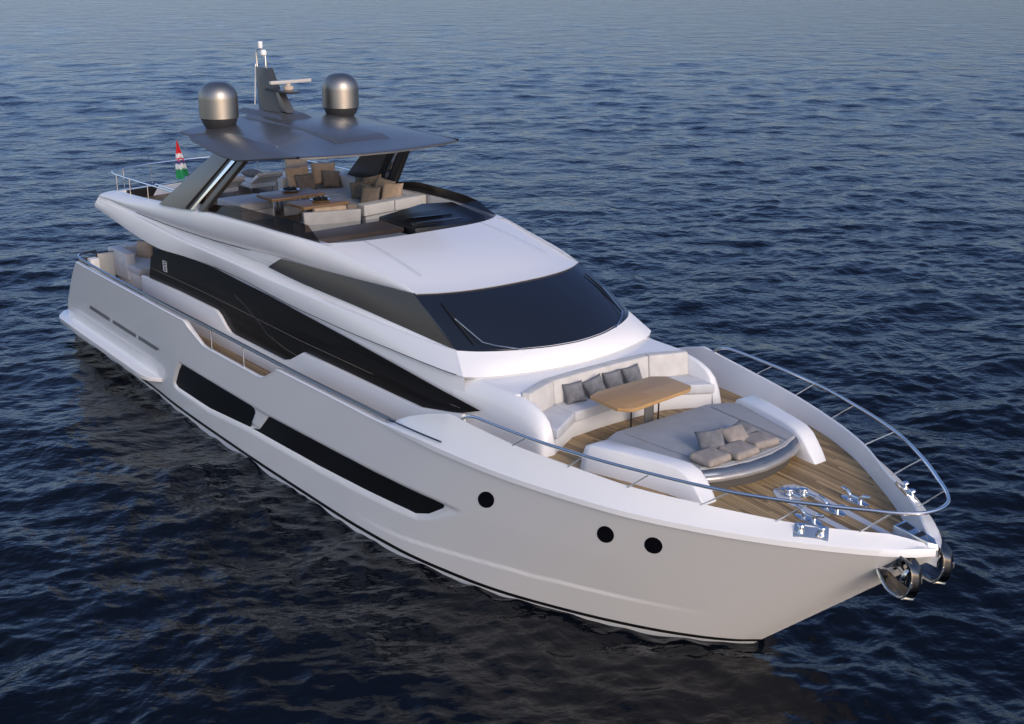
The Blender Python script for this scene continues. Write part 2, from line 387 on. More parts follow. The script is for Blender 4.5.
for s in (-1, 1):
    hull_patch(WIN_A, .046, 'hull_window', HWIN, s=s); hull_patch(WIN_F, .046, 'hull_window', HWIN, s=s)
    for p in SLOTS: hull_patch(p, -.003, 'vent_slot', SLOTM, s=s)
    for a, b, p_, q_ in PORTS:
        hull_patch([(a+p_[0]*math.cos(t)+q_[0]*math.sin(t), b+p_[1]*math.cos(t)+q_[1]*math.sin(t)) for t in np.linspace(0, 2*math.pi, 36)[:-1]], -.003, 'porthole', BLACK, s=s)
for s in (-1, 1): hull_patch([(25.37, 2.48), (25.44, 2.40), (25.64, 2.60), (25.76, 2.70), (25.62, 2.715)], -.006, 'anchor_plate', ANCH, s=s)
# boot stripe and waterline band
def band(z0, z1, off, name, material):
    m = M()
    for s in (-1, 1):
        rows = []
        for u in np.linspace(0, 1, 260):
            r = []
            for z in np.linspace(z0, z1, 3):
                x = xaft(z)+u*(xstem(z)+.004-xaft(z)); r.append((x, s*(max(float(hull_y(x, z)-inset(np.array(x), np.array(z))), 0)+off), z))
            rows.append(r)
        m.grid(rows)
    return m.build(name, material, hull, ang=60)
band(.095, .175, .006, 'boot_stripe', STRIPE); band(-.1, .095, .004, 'waterline_band', ANTIF)

# swim platform wrapping the stern quarters
def plat():
    out = [(-.35, 0), (-.33, 1.2), (-.25, 2.2), (-.1, 2.5), (.2, 2.72), (.44, 2.81), (1.72, 2.86), (3.64, 2.92), (5.7, 2.99), (6.3, 3.0), (6.62, 2.94), (6.9, 2.76), (7.0, 2.6)]
    pl = [(x, -y) for x, y in out] + [(x, y) for x, y in out[:0:-1]]
    m = M(); lo = []; hi = []
    for x, y in pl:
        lo.append((x-.0, y*.99, .45 if x < 6 else .45+.06*(x-6))); hi.append((x, y, .62))
    m.prism(lo, hi)
    for s in (-1, 1):
        rows = []
        for x in np.linspace(.62, 6.8, 40):
            k = float(np.interp(x, [.62, 1.0, 5.6, 6.5, 6.8], [.1, 1, 1, .25, 0]))
            rows.append([(max(x, float(xaft(z))+.02), s*(float(hull_y(x, z))+o*k+.001), z) for z, o in ((.98, -.004), (.86, .012), (.76, .035), (.68, .075), (.635, .13), (.615, .19))])
        m.grid(rows)
    return m.build('swim_platform', GELH, yacht, bevel=.028, seg=3)
plat()

# bulwark with its cap, and the decks inside it
YI = pchip([0, 9, 16, 17.3, 18.82, 19.52, 20.36, 21.41, 22.34, 23.34, 24.22, 24.64, 25.18, 25.6, 25.82, 25.93], [2.90, 3.0, 3.0, 2.965, 2.9, 2.83, 2.72, 2.5, 2.24, 1.8, 1.25, 1.0, .57, .2, .05, 0])
def ZI(x): return np.where(x < 17.3, zt(x)+.03, np.interp(x, [17.3, 17.74, 18.31, 18.86, 19.5, 20.3, 21.4, 22.3, 23.3, 24.2, 25.4, 25.93], [2.74, 2.96, 3.17, 3.33, 3.27, 3.21, 3.165, 3.11, 3.08, 3.0, 2.985, 2.86]))
YB = pchip([0, 15, 17, 19, 20.3, 21.3, 22.3, 23.05, 24.05, 24.7, 25.06, 25.3, 25.93], [2.88, 2.965, 2.93, 2.78, 2.56, 2.42, 2.17, 1.86, 1.29, .86, .56, .34, -.02])
ZD = pchip([0, 17, 17.6, 18.8, 20, 21.5, 23, 24, 25, 25.93], [2.0, 2.0, 2.10, 2.66, 2.76, 2.82, 2.79, 2.73, 2.65, 2.60])
xs_b = np.unique(np.r_[np.linspace(2.8, 25.9, 260), ZT_X[1:12], np.linspace(25.2, 25.93, 16)])
m = M()
for s in (-1, 1):
    rows = []
    for x in xs_b:
        e = float(np.clip((x-16.8)/1.6, 0, 1)); yo = float(hull_y(x, zt(x))); z0 = float(zt(x)); yi = float(YI(x)); zi = float(ZI(x))
        yo = max(yo, 0); yi = min(max(yi, 0), yo); lp = .028*min(1, yo/.3)
        e3 = (yi+(yo-yi)*.28, zi-(.02+.05*e)*min(1, (zi-z0)/.3))
        rows.append([(x, s*yo, z0-.003), (x, s*(yo+lp*e+.012), z0+.006), (x, s*(yo+lp*e+.012), z0+.012+.075*e), (x, s*(yo+lp*.3*e-.004), z0+.028+.09*e),
                     (x, s*e3[0], max(e3[1], z0+.028+.09*e)), (x, s*(yi+.012), zi), (x, s*max(yi-.02, 0), zi-.012), (x, s*max(min(float(YB(x)), float(hull_y(x, float(ZD(x))))-.05), 0), min(float(ZD(x))-.02, zi-.02))])
    m.grid(rows)
bulwark = m.build('bulwark', GEL, yacht, ang=40)
m = M(); rows = []
for x in np.linspace(17.0, 25.45, 90):
    yb = max(float(YB(x))+.03, 0); z = float(ZD(x)); rows.append([(x, k*yb, z) for k in np.linspace(-1, 1, 9)])
m.grid(rows); foredeck = m.build('foredeck', TEAK, yacht)
m = M(); rows = []
for x in np.linspace(2.62, 17.02, 40):
    yb = min(float(YB(x))+.03, float(hull_y(x, 2.0))-.04); rows.append([(x, k*yb, 2.0) for k in np.linspace(-1, 1, 5)])
m.grid(rows); m.build('main_deck', TEAKD, yacht)

# lower house: white bulkhead in the side deck, salon glass, white side panels
Cc = [(3.34, 2.59, 4.1), (4.22, 2.57, 3.99), (5.06, 2.55, 3.87), (5.88, 2.53, 3.77), (6.93, 2.5, 3.70), (8.08, 2.42, 3.735), (9.3, 2.33, 3.745), (10.54, 2.32, 3.73), (11.83, 2.32, 3.67), (13.03, 2.31, 3.62), (14.86, 2.30, 3.60), (16.51, 2.27, 3.61), (17.64, 2.22, 3.61), (18.2, 2.16, 3.61)]
Bc = [(3.45, 2.575, 4.27), (4.4, 2.55, 4.26), (5.35, 2.51, 4.23), (6.43, 2.48, 4.17), (7.7, 2.45, 4.09), (8.9, 2.42, 4.06), (10.47, 2.38, 4.03), (11.91, 2.34, 3.98), (13.06, 2.31, 3.97), (14.13, 2.28, 3.95), (15.27, 2.225, 3.935), (16.33, 2.155, 3.915), (17.16, 2.075, 3.908), (17.78, 1.985, 3.915)]
Ac = [(3.55, 2.53, 4.42), (4.5, 2.50, 4.37), (5.44, 2.44, 4.32), (7.05, 2.38, 4.29), (8.78, 2.34, 4.32), (10.52, 2.27, 4.38), (12.1, 2.19, 4.45), (12.84, 2.16, 4.475), (14.53, 2.06, 4.54), (15.57, 1.96, 4.575), (16.38, 1.89, 4.60)]
Tc = [(3.70, 2.33, 4.52), (4.34, 2.36, 4.58), (5.42, 2.38, 4.64), (6.91, 2.40, 4.75), (8.0, 2.41, 4.83), (8.89, 2.42, 4.91), (10.43, 2.41, 4.985), (11.81, 2.36, 5.02), (12.72, 2.27, 5.02), (13.6, 2.14, 5.01), (14.83, 2.02, 4.88), (15.98, 1.91, 4.73), (16.40, 1.87, 4.635)]
NS = 90
def byx(pts, n=NS, x0=None, x1=None):
    P = np.array(pts); xs = np.linspace(x0 if x0 is not None else P[0, 0], x1 if x1 is not None else P[-1, 0], n)
    return np.stack([xs, pchip(P[:, 0], P[:, 1])(xs), pchip(P[:, 0], P[:, 2])(xs)], 1)
cC, cB, cA, cT = byx(Cc), byx(Bc), byx(Ac), byx(Tc)
def lerp(a, b, t): return a+(b-a)*t
m = M()
def sgn(a, s): b = np.array(a, float).copy(); b[:, 1] *= s; return b
for s in (-1, 1):
    # below C down behind the glass, small step in at C
    cC2 = cC.copy(); cC2[:, 1] -= .035; cC2[:, 2] -= .012
    low = cC.copy(); low[:, 1] = np.minimum(low[:, 1]-.03, 2.3); low[:, 2] = np.minimum(low[:, 2], 3.75)-.03
    base = low.copy(); keep = base[:, 0] > 6.35
    lowk = low[keep]; basek = lowk.copy(); basek[:, 2] = np.where(basek[:, 0] > 17.0, 2.35, 1.9); basek[:, 1] = np.minimum(2.27, basek[:, 1]+.0)
    m.grid([sgn(cC2[keep], s), sgn(lowk, s), sgn(basek, s)])
    # flank between C and B, slightly full, then ledge
    mid = lerp(cC, cB, .5); mid[:, 1] += np.interp(mid[:, 0], [3, 16.5, 18], [.03, .03, 0])
    m.grid([sgn(cC2, s), sgn(cC, s), sgn(lerp(cC, mid, .12), s), sgn(mid, s), sgn(lerp(mid, cB, .9), s), sgn(cB, s)])
    # ledge inboard to the recess and the recess up to A
    wb = cB.copy(); wb[:, 1] -= np.interp(wb[:, 0], [3, 4.2, 6.5, 11, 14, 17.78], [.01, .015, .10, .13, .13, .045]); wb[:, 2] += np.interp(wb[:, 0], [3, 9, 12, 17.78], [.02, .03, .075, .005])
    cA2 = cA.copy(); cA2[:, 1] -= np.interp(cA[:, 0], [3.5, 4.5, 6.5], [0, 0, .05])
    m.grid([sgn(cB, s), sgn(lerp(cB, wb, .15)+[0, 0, .02], s), sgn(wb, s), sgn(lerp(wb, cA2, .5), s), sgn(cA2, s), sgn(cA, s)])
    # shoulder A -> T, full and rounded
    full = np.interp(cA[:, 0], [3.7, 5, 9, 13, 16.38], [.06, .09, .12, .10, .015])
    sh = []
    for t in (0, .1, .3, .5, .7, .85, .95, 1):
        r = lerp(cA, cT, t); r[:, 1] += full*math.sin(math.pi*min(1, t*1.0))**.8 * (1.0 if t < .99 else 0) * (1-.25*t)
        sh.append(sgn(r, s))
    m.grid(sh)
    # inner face of the coaming
    inn = cT.copy()[cT[:, 0] < 13.9]; i2 = inn.copy(); i2[:, 1] -= .14; i3 = i2.copy(); i3[:, 2] = 4.25
    i2[:, 2] += .005
    m.grid([sgn(inn, s), sgn(i2, s), sgn(i3, s)])
house = m.build('deckhouse', GEL, yacht, ang=42)
# aft closing face of the flybridge overhang
m = M(); rows = []
for P in (cC[0], cB[0], cA[0], cT[0]):
    rows.append([(P[0]-.25*(1-abs(k))**1.0*1.2, k*P[1], P[2]) for k in np.linspace(-1, 1, 13)])
P = cT[0]; rows.append([(P[0]+.16-.2*(1-abs(k)), k*(P[1]-.12), P[2]+.005) for k in np.linspace(-1, 1, 13)])
P = cT[0]; rows.append([(P[0]+.18-.2*(1-abs(k)), k*(P[1]-.12), 4.25) for k in np.linspace(-1, 1, 13)])
m.grid(rows)
# ceiling over the cockpit
rows = []
for P in cC[cC[:, 0] < 9.5]: rows.append([(P[0]-(.3*(1-abs(k)) if P[0] < 3.4 else 0), k*(P[1]-.02), P[2]+.01) for k in np.linspace(-1, 1, 9)])
m.grid(rows); m.build('flybridge_overhang', GEL, yacht, ang=42)
# windscreen curves (full width)
def sym(pts, n=41):
    full = [(x, -y, z) for x, y, z in pts] + [(x, y, z) for x, y, z in pts[::-1][1:]]
    return curve(full, n)
WSB = sym([(17.77, 1.985, 3.925), (18.05, 1.69, 3.92), (18.40, 1.05, 3.92), (18.58, .5, 3.92), (18.64, 0, 3.92)])
WST = sym([(16.39, 1.885, 4.60), (16.63, 1.5, 4.61), (16.80, .99, 4.615), (16.88, .45, 4.62), (16.89, 0, 4.62)])
def wsurf(a, t, off=0):
    p = lerp(WSB, WST, t); return p[a] if isinstance(a, int) else p
wsn = []
rows = []
for t in np.linspace(0, 1, 9):
    r = lerp(WSB, WST, t); r[:, 0] += .05*math.sin(math.pi*t); r[:, 2] += .02*math.sin(math.pi*t); rows.append(r)
M().grid(rows).build('windscreen', SCREEN, house, ang=60)
# side windows
Wb = [(11.65, 2.23, 4.18), (12.89, 2.21, 4.12), (14.66, 2.145, 4.075), (16.2, 2.07, 4.005), (17.05, 2.02, 3.96), (17.75, 1.975, 3.925)]
for s in (-1, 1):
    wb = byx(Wb, 60); wt = byx([(12.15, 2.19, 4.452)]+[(a, b, c) for a, b, c in Ac if a > 12.2], 60)
    bot = wb.copy(); top = wt.copy(); bot[:, 1] += .004; top[:, 1] += .004
    rr_ = [sgn(lerp(bot, top, t)+[0, .015*math.sin(math.pi*t), -.006*t], s) for t in np.linspace(0, 1, 6)]
    M().grid(rr_).build('side_window', SIDEG, house, ang=60)
    pa = [r[-1] for r in rr_]; pb = [rows[int(round(t*8))][0 if s < 0 else -1] for t in np.linspace(0, 1, 9)]
    pa = [lerp(np.array(rr_[0][-1]), np.array(rr_[-1][-1]), t)+[0, s*.015*math.sin(math.pi*t), -.006*t] for t in np.linspace(0, 1, 9)]
    M().grid([[tuple(p) for p in pa], [tuple(lerp(np.array(p), np.array(q), .5)+[.004, s*.006, .004]) for p, q in zip(pa, pb)], [tuple(q) for q in pb]]).build('screen_pillar', SCREEN, house, ang=60)
    for cc, x0, x1, nm in ((cC, 9.3, 18.1, 'panel_seam'), (cA, 5.5, 12.0, 'panel_seam')):
        sel = cc[(cc[:, 0] > x0) & (cc[:, 0] < x1)]
        M().tube([(p[0], s*(p[1]+.002), p[2]-.004) for p in sel], .009, 6).build(nm, SEAM, house)
# sill below the windscreen down to the ridge, coach roof
RDG = sym([(18.2, 2.16, 3.61), (18.38, 1.92, 3.60), (18.61, 1.28, 3.60), (18.75, .6, 3.60), (18.80, 0, 3.60)])
m = M(); r0 = WSB+[0, 0, -.004]; ef = 1-np.abs(np.linspace(-1, 1, 41))**5; mid = lerp(WSB, RDG, .5); mid[:, 0] += .035*ef; mid[:, 2] += .03*ef
RDG2 = RDG.copy(); RDG2[:, 2] -= .05; RDG2[:, 0] -= .06; RDG2[:, 1] *= .985
m.grid([r0+[-.03, 0, .02], r0, lerp(r0, mid, .5)+np.outer(ef, [.008, 0, .008]), mid, lerp(mid, RDG, .6)+np.outer(ef, [.01, 0, .012]), lerp(mid, RDG, .9), RDG, RDG2])
# roof between windscreen top and flybridge deflector
FG = sym([(13.6, 2.14, 5.01), (13.9, 1.5, 5.02), (14.02, .9, 5.03), (14.06, 0, 5.035)])
rows = []
for t in np.linspace(0, 1, 12):
    r = lerp(WST, FG, t)
    e = np.array([np.interp(lerp(16.4, 13.6, t), [p[0] for p in Tc], [p[k] for p in Tc]) for k in (1, 2)])
    r[:, 2] += .06*math.sin(math.pi*t)*(1-np.abs(np.linspace(-1, 1, 41))**2); 
    rows.append(r)
rows[0] = rows[0]+[.05, 0, -.012]; rows.insert(0, rows[0]+[-.06, 0, -.03]); rows[1] = rows[1]+[0, 0, .022]
m.grid(rows)
# seam fill between roof edge and the shoulder line T
for s in (-1, 1):
    edge = np.array([r[0 if s < 0 else -1] for r in rows[1:]]); tx = byx([p for p in Tc if p[0] >= 12.7], len(edge), 16.40, 13.6)
    m.grid([edge, sgn(tx, s)])
m.build('roof', GEL, house, ang=40)

for s in (-1, 1):
    M().tube([(13.98, s*1.38, 5.034), (14.6, s*1.40, 4.985), (15.4, s*1.43, 4.875), (16.0, s*1.45, 4.775)], .006, 6).build('roof_seam', GELS, house)
# coach roof slab in front of the ridge, wrapped round the sofa, with the two arms
m = M()
cf = [(19.62, 1.90), (19.36, 1.86), (19.06, 1.17), (19.0, .6), (18.99, 0)]
plan_ = [(18.1, -1.95), (19.3, -1.92)] + [(x, -y) for x, y in cf[1:]] + [(x, y) for x, y in cf[::-1][1:-1]] + [(19.3, 1.92), (18.1, 1.95)]
m.prism([(x, y, 2.2) for x, y in plan_], [(x, y, 3.565) for x, y in plan_])
coach = m.build('coach_roof', GEL, yacht, bevel=.045, seg=3)
for s in (-1, 1):
    rows = []
    for x, zt_ in ((17.9, 3.60), (18.2, 3.585), (18.6, 3.57), (19.0, 3.56), (19.3, 3.545), (19.55, 3.51), (19.75, 3.46), (19.92, 3.385), (20.03, 3.29), (20.10, 3.16), (20.14, 3.0), (20.16, 2.85), (20.165, 2.68)):
        k = np.interp(x, [18, 18.6, 19.4], [.12, .03, 0]); zb = 2.1 if x < 19.5 else 2.5
        dx = .03 if x > 19.9 else 0; r = min(1, (zt_-2.6)/.5)
        rows.append([(x, s*1.80, zb), (x, s*1.80, zt_-.05*r), (x, s*1.815, zt_-.012*r), (x, s*1.85, zt_), (x, s*(1.91+k*.3), zt_-.012*r), (x-dx*.2, s*(1.97+k*.6), zt_-.06*r), (x-dx*.5, s*(2.02+k*.9), zt_-.15*r), (x-dx*.8, s*(2.05+k), zt_-.28*r), (x-dx, s*(2.065+k), zt_-.5*r), (x-dx, s*(2.07+k*.6), zb)])
    M().grid(rows, True, True).build('seat_arm', GEL, coach, ang=40)

# salon glass and inner bulkhead
for s in (-1, 1):
    top = [(5.95, 3.30), (6.30, 3.52), (6.50, 3.60), (7.8, 3.68), (9.23, 3.728), (10.49, 3.68), (11.8, 3.64), (13.01, 3.575), (14.83, 3.48), (16.47, 3.38), (17.61, 3.27), (18.72, 3.17)]
    bot = [(5.62, 2.3), (6.0, 2.3), (6.5, 2.3), (7.8, 2.3), (9.23, 2.3), (10.49, 2.3), (11.8, 2.3), (13.0, 2.3), (14.8, 2.5), (16.47, 2.7), (17.61, 2.82), (18.30, 3.02)]
    def yy(x): return float(np.interp(x, [5, 13, 16.5, 18, 19], [2.335, 2.335, 2.315, 2.24, 2.17]))
    rows = []
    for t in np.linspace(0, 1, 5):
        rows.append([(lerp(b[0], a[0], t), s*(yy(lerp(b[0], a[0], t))), lerp(b[1], a[1], t)) for a, b in zip(top, bot)])
    g = M().grid(rows).build('salon_window', SALON, yacht, ang=60)
    # panel joints on the glass
    def strip(pts, wd, nm, mt, off=.004):
        P = [Vector((x, s*(yy(x)+off), z)) for x, z in pts]; mm = M(); rows = []
        for i, p in enumerate(P):
            t = (P[min(i+1, len(P)-1)]-P[max(0, i-1)]).normalized(); nrm = Vector((-t.z, 0, t.x))
            rows.append([p+nrm*wd/2, p-nrm*wd/2])
        mm.grid(rows); return mm.build(nm, mt, g)
    strip([(6.0, 3.03), (8.55, 3.05), (11, 3.02), (13.01, 2.99), (15.5, 3.0), (18.2, 3.08)], .012, 'glass_joint', MINK)
    strip([(10.27, 3.31), (10.71, 3.19), (11.34, 2.95), (11.67, 2.78)], .05, 'door_edge', CONS)
    strip([(11.67, 2.78), (12.4, 2.66), (13.2, 2.62)], .012, 'glass_joint', MINK)
    strip([(11.3, 3.2), (12.0, 2.72)], .01, 'glass_joint', CONS)
    # small builder's emblem near the aft edge of the glass
    ex, ez = 6.75, 3.30; mm = M()
    for k in (0, 1):
        zz = ez-k*.135
        for (a, b, c, d) in ((-.09, 0, .028, .115), (.09, 0, .028, .115), (0, .052, .20, .016), (0, 0, .20, .016), (0, -.052, .20, .016)):
            mm.box((ex+a, s*(yy(6.7)+.006), zz+b), (c, .004, d))
    mm.build('emblem', GEL, g)
    fin = [(5.44, 1.94), (5.44, 2.76), (7.53, 2.81), (9.22, 2.805), (9.46, 2.795), (9.64, 2.71), (9.85, 2.55), (10.03, 2.45), (10.21, 2.425), (12.4, 2.43), (12.69, 2.52), (13.24, 2.81), (14.19, 2.81), (17.19, 2.81), (17.98, 2.95), (18.35, 3.02), (18.4, 2.2), (17.6, 1.94)]
    mm = M(); mm.prism([(x, s*yy(x)+s*.002, z) for x, z in fin], [(x, s*(yy(x)+.075), z) for x, z in fin])
    mm.build('side_bulkhead', GEL, yacht, bevel=.018, seg=2)

# cockpit bulkhead closing the house aft
M().box((6.3, 0, 2.8), (.06, 4.52, 1.75)).build('salon_door', BLACK, yacht)

# flybridge deck
m = M(); rows = []
for x in np.linspace(3.55, 13.9, 30):
    y = float(np.interp(x, [p[0] for p in Tc], [p[1] for p in Tc]))-.13; rows.append([(x, k*y, 4.30) for k in np.linspace(-1, 1, 7)])
m.grid(rows); fly = m.build('flybridge_deck', TEAKD, yacht)
# dark inner wall aft
M().prism([(3.86, -1.95, 4.3), (3.5, 0, 4.3), (3.86, 1.95, 4.3), (3.92, 1.95, 4.3), (3.56, 0, 4.3), (3.92, -1.95, 4.3)], [(3.86, -1.95, 4.53), (3.5, 0, 4.53), (3.86, 1.95, 4.53), (3.92, 1.95, 4.53), (3.56, 0, 4.53), (3.92, -1.95, 4.53)]).build('inner_wall', CONS, fly)
# wind deflector: smoked sides, clear front
for s in (-1, 1):
    b_ = [(8.95, 2.35, 4.915), (10.43, 2.34, 4.985), (11.81, 2.30, 5.02), (12.72, 2.21, 5.02), (13.58, 2.10, 5.012)]
    t_ = [(9.0, 2.26, 5.04), (9.9, 2.26, 5.16), (10.5, 2.25, 5.24), (11.6, 2.19, 5.26), (12.4, 2.11, 5.27), (13.0, 2.03, 5.25)]
    b2 = curve(b_, 20); t2 = curve(t_, 20)
    M().grid([sgn(lerp(b2, t2, t), s) for t in (0, .5, 1)]).build('wind_deflector', TINTS if s < 0 else TINT, yacht)
fb = sym([(13.58, 2.10, 5.012), (13.88, 1.5, 5.025), (14.0, .9, 5.03), (14.04, 0, 5.035)]); ft = sym([(13.0, 2.03, 5.25), (13.18, 1.5, 5.25), (13.26, .9, 5.25), (13.3, 0, 5.25)])
M().grid([lerp(fb, ft, t) for t in (0, .5, 1)]).build('wind_deflector', CLEAR, yacht)
# dashboard and helm console
m = M(); m.plan([(12.35, -2.05), (13.08, -1.98), (13.14, .08), (12.30, .08)], 4.86, 4.95); dash = m.build('dashboard', DASH, yacht, bevel=.015)
m = M(); m.plan([(12.5, -1.95), (13.3, -1.9), (13.45, .02), (12.5, .02)], 4.3, 4.855); m.build('dashboard_base', GREYPNL, dash, bevel=.01)
m = M(); m.prism([(12.0, .12, 4.3), (11.75, 1.45, 4.3), (12.04, 2.08, 4.3), (13.45, 2.0, 4.3), (13.85, 1.40, 4.3), (13.62, .12, 4.3)], [(12.15, .12, 5.0), (11.8, 1.45, 5.06), (12.04, 2.08, 5.06), (13.35, 1.95, 5.0), (13.72, 1.40, 4.99), (13.48, .12, 4.98)])
cons = m.build('helm_console', CONS, yacht, bevel=.02)
M().box((13.3, .78, 5.02), (.04, 1.15, .03), (0, 0, -.1)).build('grab_bar', CHROME, cons, bevel=.008)
M().box((12.9, .85, 5.035), (.10, 1.1, .03), (0, 0, -.1)).build('instrument_panel', BLACK, cons, bevel=.008)

# ------------------------------------------------------------------ hardtop
HT = [(7.85, 0), (7.85, 1.2), (7.85, 2.15), (7.95, 2.26), (8.55, 2.30), (8.80, 1.95), (9.6, 1.84), (10.4, 1.83), (11.2, 1.85), (11.9, 1.88), (12.45, 1.92), (12.56, 1.86), (12.72, 1.4), (12.85, .7), (12.90, 0)]
def hw(x): return float(np.interp(x, [p[0] for p in HT[2:10]], [p[1] for p in HT[2:10]]))
def httop(x, y):
    c = float(np.interp(x, [7, 9.5, 10.5, 11.5, 12.3, 12.9], [.21, .21, .19, .12, .04, 0]))
    return 6.455+c*max(0, 1-(y/2.35)**2)
ol = polycurve([(a, b, 0) for a, b in HT], 90)
def htm():
    m = M()
    ring = [(p[0], -p[1]) for p in ol] + [(p[0], p[1]) for p in ol[::-1]][1:-1]
    cx = 10.3
    rows = []; rowsb = []
    for k, dz in ((1.0, 0), (.99, .008), (.95, .012), (.85, .012), (.7, .012), (.5, .012), (.3, .012), (.15, .012), (.02, .012)):
        rows.append([(cx+(x-cx)*k, y*k, httop(cx+(x-cx)*k, y*k)+dz) for x, y in ring])
    for k, dz in ((1.0, -.03), (.97, -.05), (.8, -.09), (.5, -.11), (.02, -.11)):
        rowsb.append([(cx+(x-cx)*k, y*k, httop(cx+(x-cx)*k, y*k)+dz) for x, y in ring])
    m.grid(rowsb[::-1]+rows, True, True)
    return m.build('hardtop', GUN, yacht, ang=32)
hardtop = htm()
# raised spine on top
m = M(); lo = []; hi = []
for x, y in ((7.95, -.72), (12.05, -.66), (12.05, .66), (7.95, .72)): lo.append((x, y, httop(x, y)-.02))
for x, y in ((8.0, -.66), (11.65, -.58), (11.65, .58), (8.0, .66)): hi.append((x, y, httop(x, y)+.075))
m.prism(lo, hi); m.build('roof_panel', GUN, hardtop, bevel=.01)
# side fairings that carry the arms
for s in (-1, 1):
    rows = []
    for x, yt, zt_, yb, zb in ((8.62, 2.02, 6.52, 2.36, 6.43), (8.80, 1.86, 6.555, 2.40, 6.37), (9.6, 1.80, 6.565, 2.45, 6.30), (10.2, 1.80, 6.56, 2.44, 6.24), (10.75, 1.81, 6.55, 2.38, 6.20), (11.2, 1.83, 6.535, 2.28, 6.26), (11.9, 1.86, 6.50, 2.11, 6.37), (12.5, 1.89, 6.468, 1.935, 6.44)):
        rows.append([(x, s*(yt-.30), zt_-.06), (x, s*(yt-.04), zt_+.004), (x, s*yt, zt_), (x, s*(yb-.02), zb+.05), (x, s*yb, zb+.03), (x, s*(yb-.03), zb), (x, s*(yb-.35), zb+.01), (x, s*(yb-.75), zt_-.10)])
    M().grid(rows, True, True).build('hardtop_fairing', GUN, hardtop, ang=24)
def slab(a, b, c, d, th, s, axis=(0, 1, 0)):
    n = Vector(axis)*th*.5
    lo = [Vector((p[0], s*p[1], p[2]))-n for p in (a, b, c, d)]; hi = [Vector((p[0], s*p[1], p[2]))+n for p in (a, b, c, d)]
    return M().prism(lo, hi)
for s in (-1, 1):
    arm = slab((6.99, 2.40, 4.74), (8.45, 2.44, 4.88), (10.1, 1.98, 6.30), (9.35, 1.98, 6.25), .16, s).build('support_arm', GUN, hardtop, bevel=.02)
    slab((8.42, 2.42, 4.87), (8.72, 2.42, 4.9), (10.3, 1.98, 6.3), (10.05, 1.98, 6.3), .10, s).build('arm_recess', CONS, hardtop)
    slab((8.72, 2.44, 4.90), (8.86, 2.44, 4.92), (10.45, 2.0, 6.3), (10.28, 2.0, 6.3), .13, s).build('arm_trim', CHROME, hardtop, bevel=.012)
    slab((9.0, 2.40, 4.92), (9.28, 2.40, 4.95), (10.72, 1.98, 6.3), (10.48, 1.98, 6.3), .13, s).build('support_post', GUND, hardtop, bevel=.02)
    # satellite dome
    R_ = .42; z0 = httop(8.42, 1.53)+.0
    prof = [(.30, -.02), (.33, .03), (.355, .06), (.395, .17), (.40, .19)]
    M().lathe(prof, (8.42, s*1.53, z0), 40).build('dome_base', GUND, hardtop, ang=40)
    prof = [(.40, .185), (R_, .20), (R_, .60)]+[(R_*math.cos(t)**.75 if t < 1.55 else .004, .60+.36*math.sin(t)) for t in np.linspace(.08, math.pi/2, 14)]
    M().lathe(prof, (8.42, s*1.53, z0), 48).build('radar_dome', DOME, hardtop, ang=45)
# mast
m = M(); rows = []
for z, x0, x1, hw in ((6.62, 7.60, 8.72, .24), (6.80, 7.56, 8.56, .22), (7.0, 7.52, 8.42, .20), (7.35, 7.46, 8.20, .16), (7.70, 7.40, 7.98, .12)):
    rows.append([(x0, -hw*.55, z), ((x0+x1)/2-.1, -hw, z), (x1, -hw*.5, z), (x1, hw*.5, z), ((x0+x1)/2-.1, hw, z), (x0, hw*.55, z)])
m.grid(rows, True, True); mast = m.build('mast', GUND, hardtop, bevel=.012, ang=25)
mb = M(); mb.prism([(7.3, -.55, 6.70), (9.2, -.42, 6.66), (9.2, .42, 6.66), (7.3, .55, 6.70)], [(7.36, -.42, 6.80), (8.9, -.28, 6.78), (8.9, .28, 6.78), (7.36, .42, 6.80)])
mb.build('mast_base', GUN, hardtop, bevel=.01)
mb = M(); mb.prism([(8.05, -.17, 7.22), (8.95, -.14, 7.22), (9.0, 0, 7.22), (8.95, .14, 7.22), (8.05, .17, 7.22)], [(8.0, -.19, 7.27), (9.0, -.16, 7.27), (9.06, 0, 7.27), (9.0, .16, 7.27), (8.0, .19, 7.27)])
mb.prism([(8.45, -.10, 6.8), (8.85, -.10, 6.8), (8.85, .10, 6.8), (8.45, .10, 6.8)], [(8.2, -.08, 7.22), (8.45, -.08, 7.22), (8.45, .08, 7.22), (8.2, .08, 7.22)])
mb.build('radar_shelf', GUN, hardtop, bevel=.01)
mb = M(); mb.lathe([(.09, 0), (.11, .02), (.11, .09), (.05, .11), (.05, .15)], (8.68, .05, 7.27), 20); mb.build('scanner_base', BEIGE, hardtop)
mb = M(); mb.box((8.62, .14, 7.45), (.09, 1.05, .075), (0, 0, .05)); mb.build('radar_scanner', SCANM, hardtop, bevel=.02)
mb = M(); mb.tube([(7.42, -.03, 7.68), (7.40, -.03, 8.0), (7.42, -.02, 8.06), (7.50, .03, 8.10), (7.58, .08, 8.06), (7.60, .09, 8.0), (7.60, .09, 7.68)], .016); mb.build('light_bracket', SATIN, hardtop)
mb = M(); mb.lathe([(.05, 0), (.055, .02), (.055, .13), (.05, .15)], (7.50, .03, 8.10), 16); mb.lathe([(.03, -.1), (.07, -.06), (.075, 0), (.05, .05)], (7.58, .06, 8.02), 14); mb.build('anchor_light', GEL, hardtop)
mb = M(); mb.tube([(7.40, -.06, 7.75), (7.43, -.12, 7.2), (7.44, -.15, 6.85)], .014, 6); mb.build('mast_cable', GEL, hardtop)

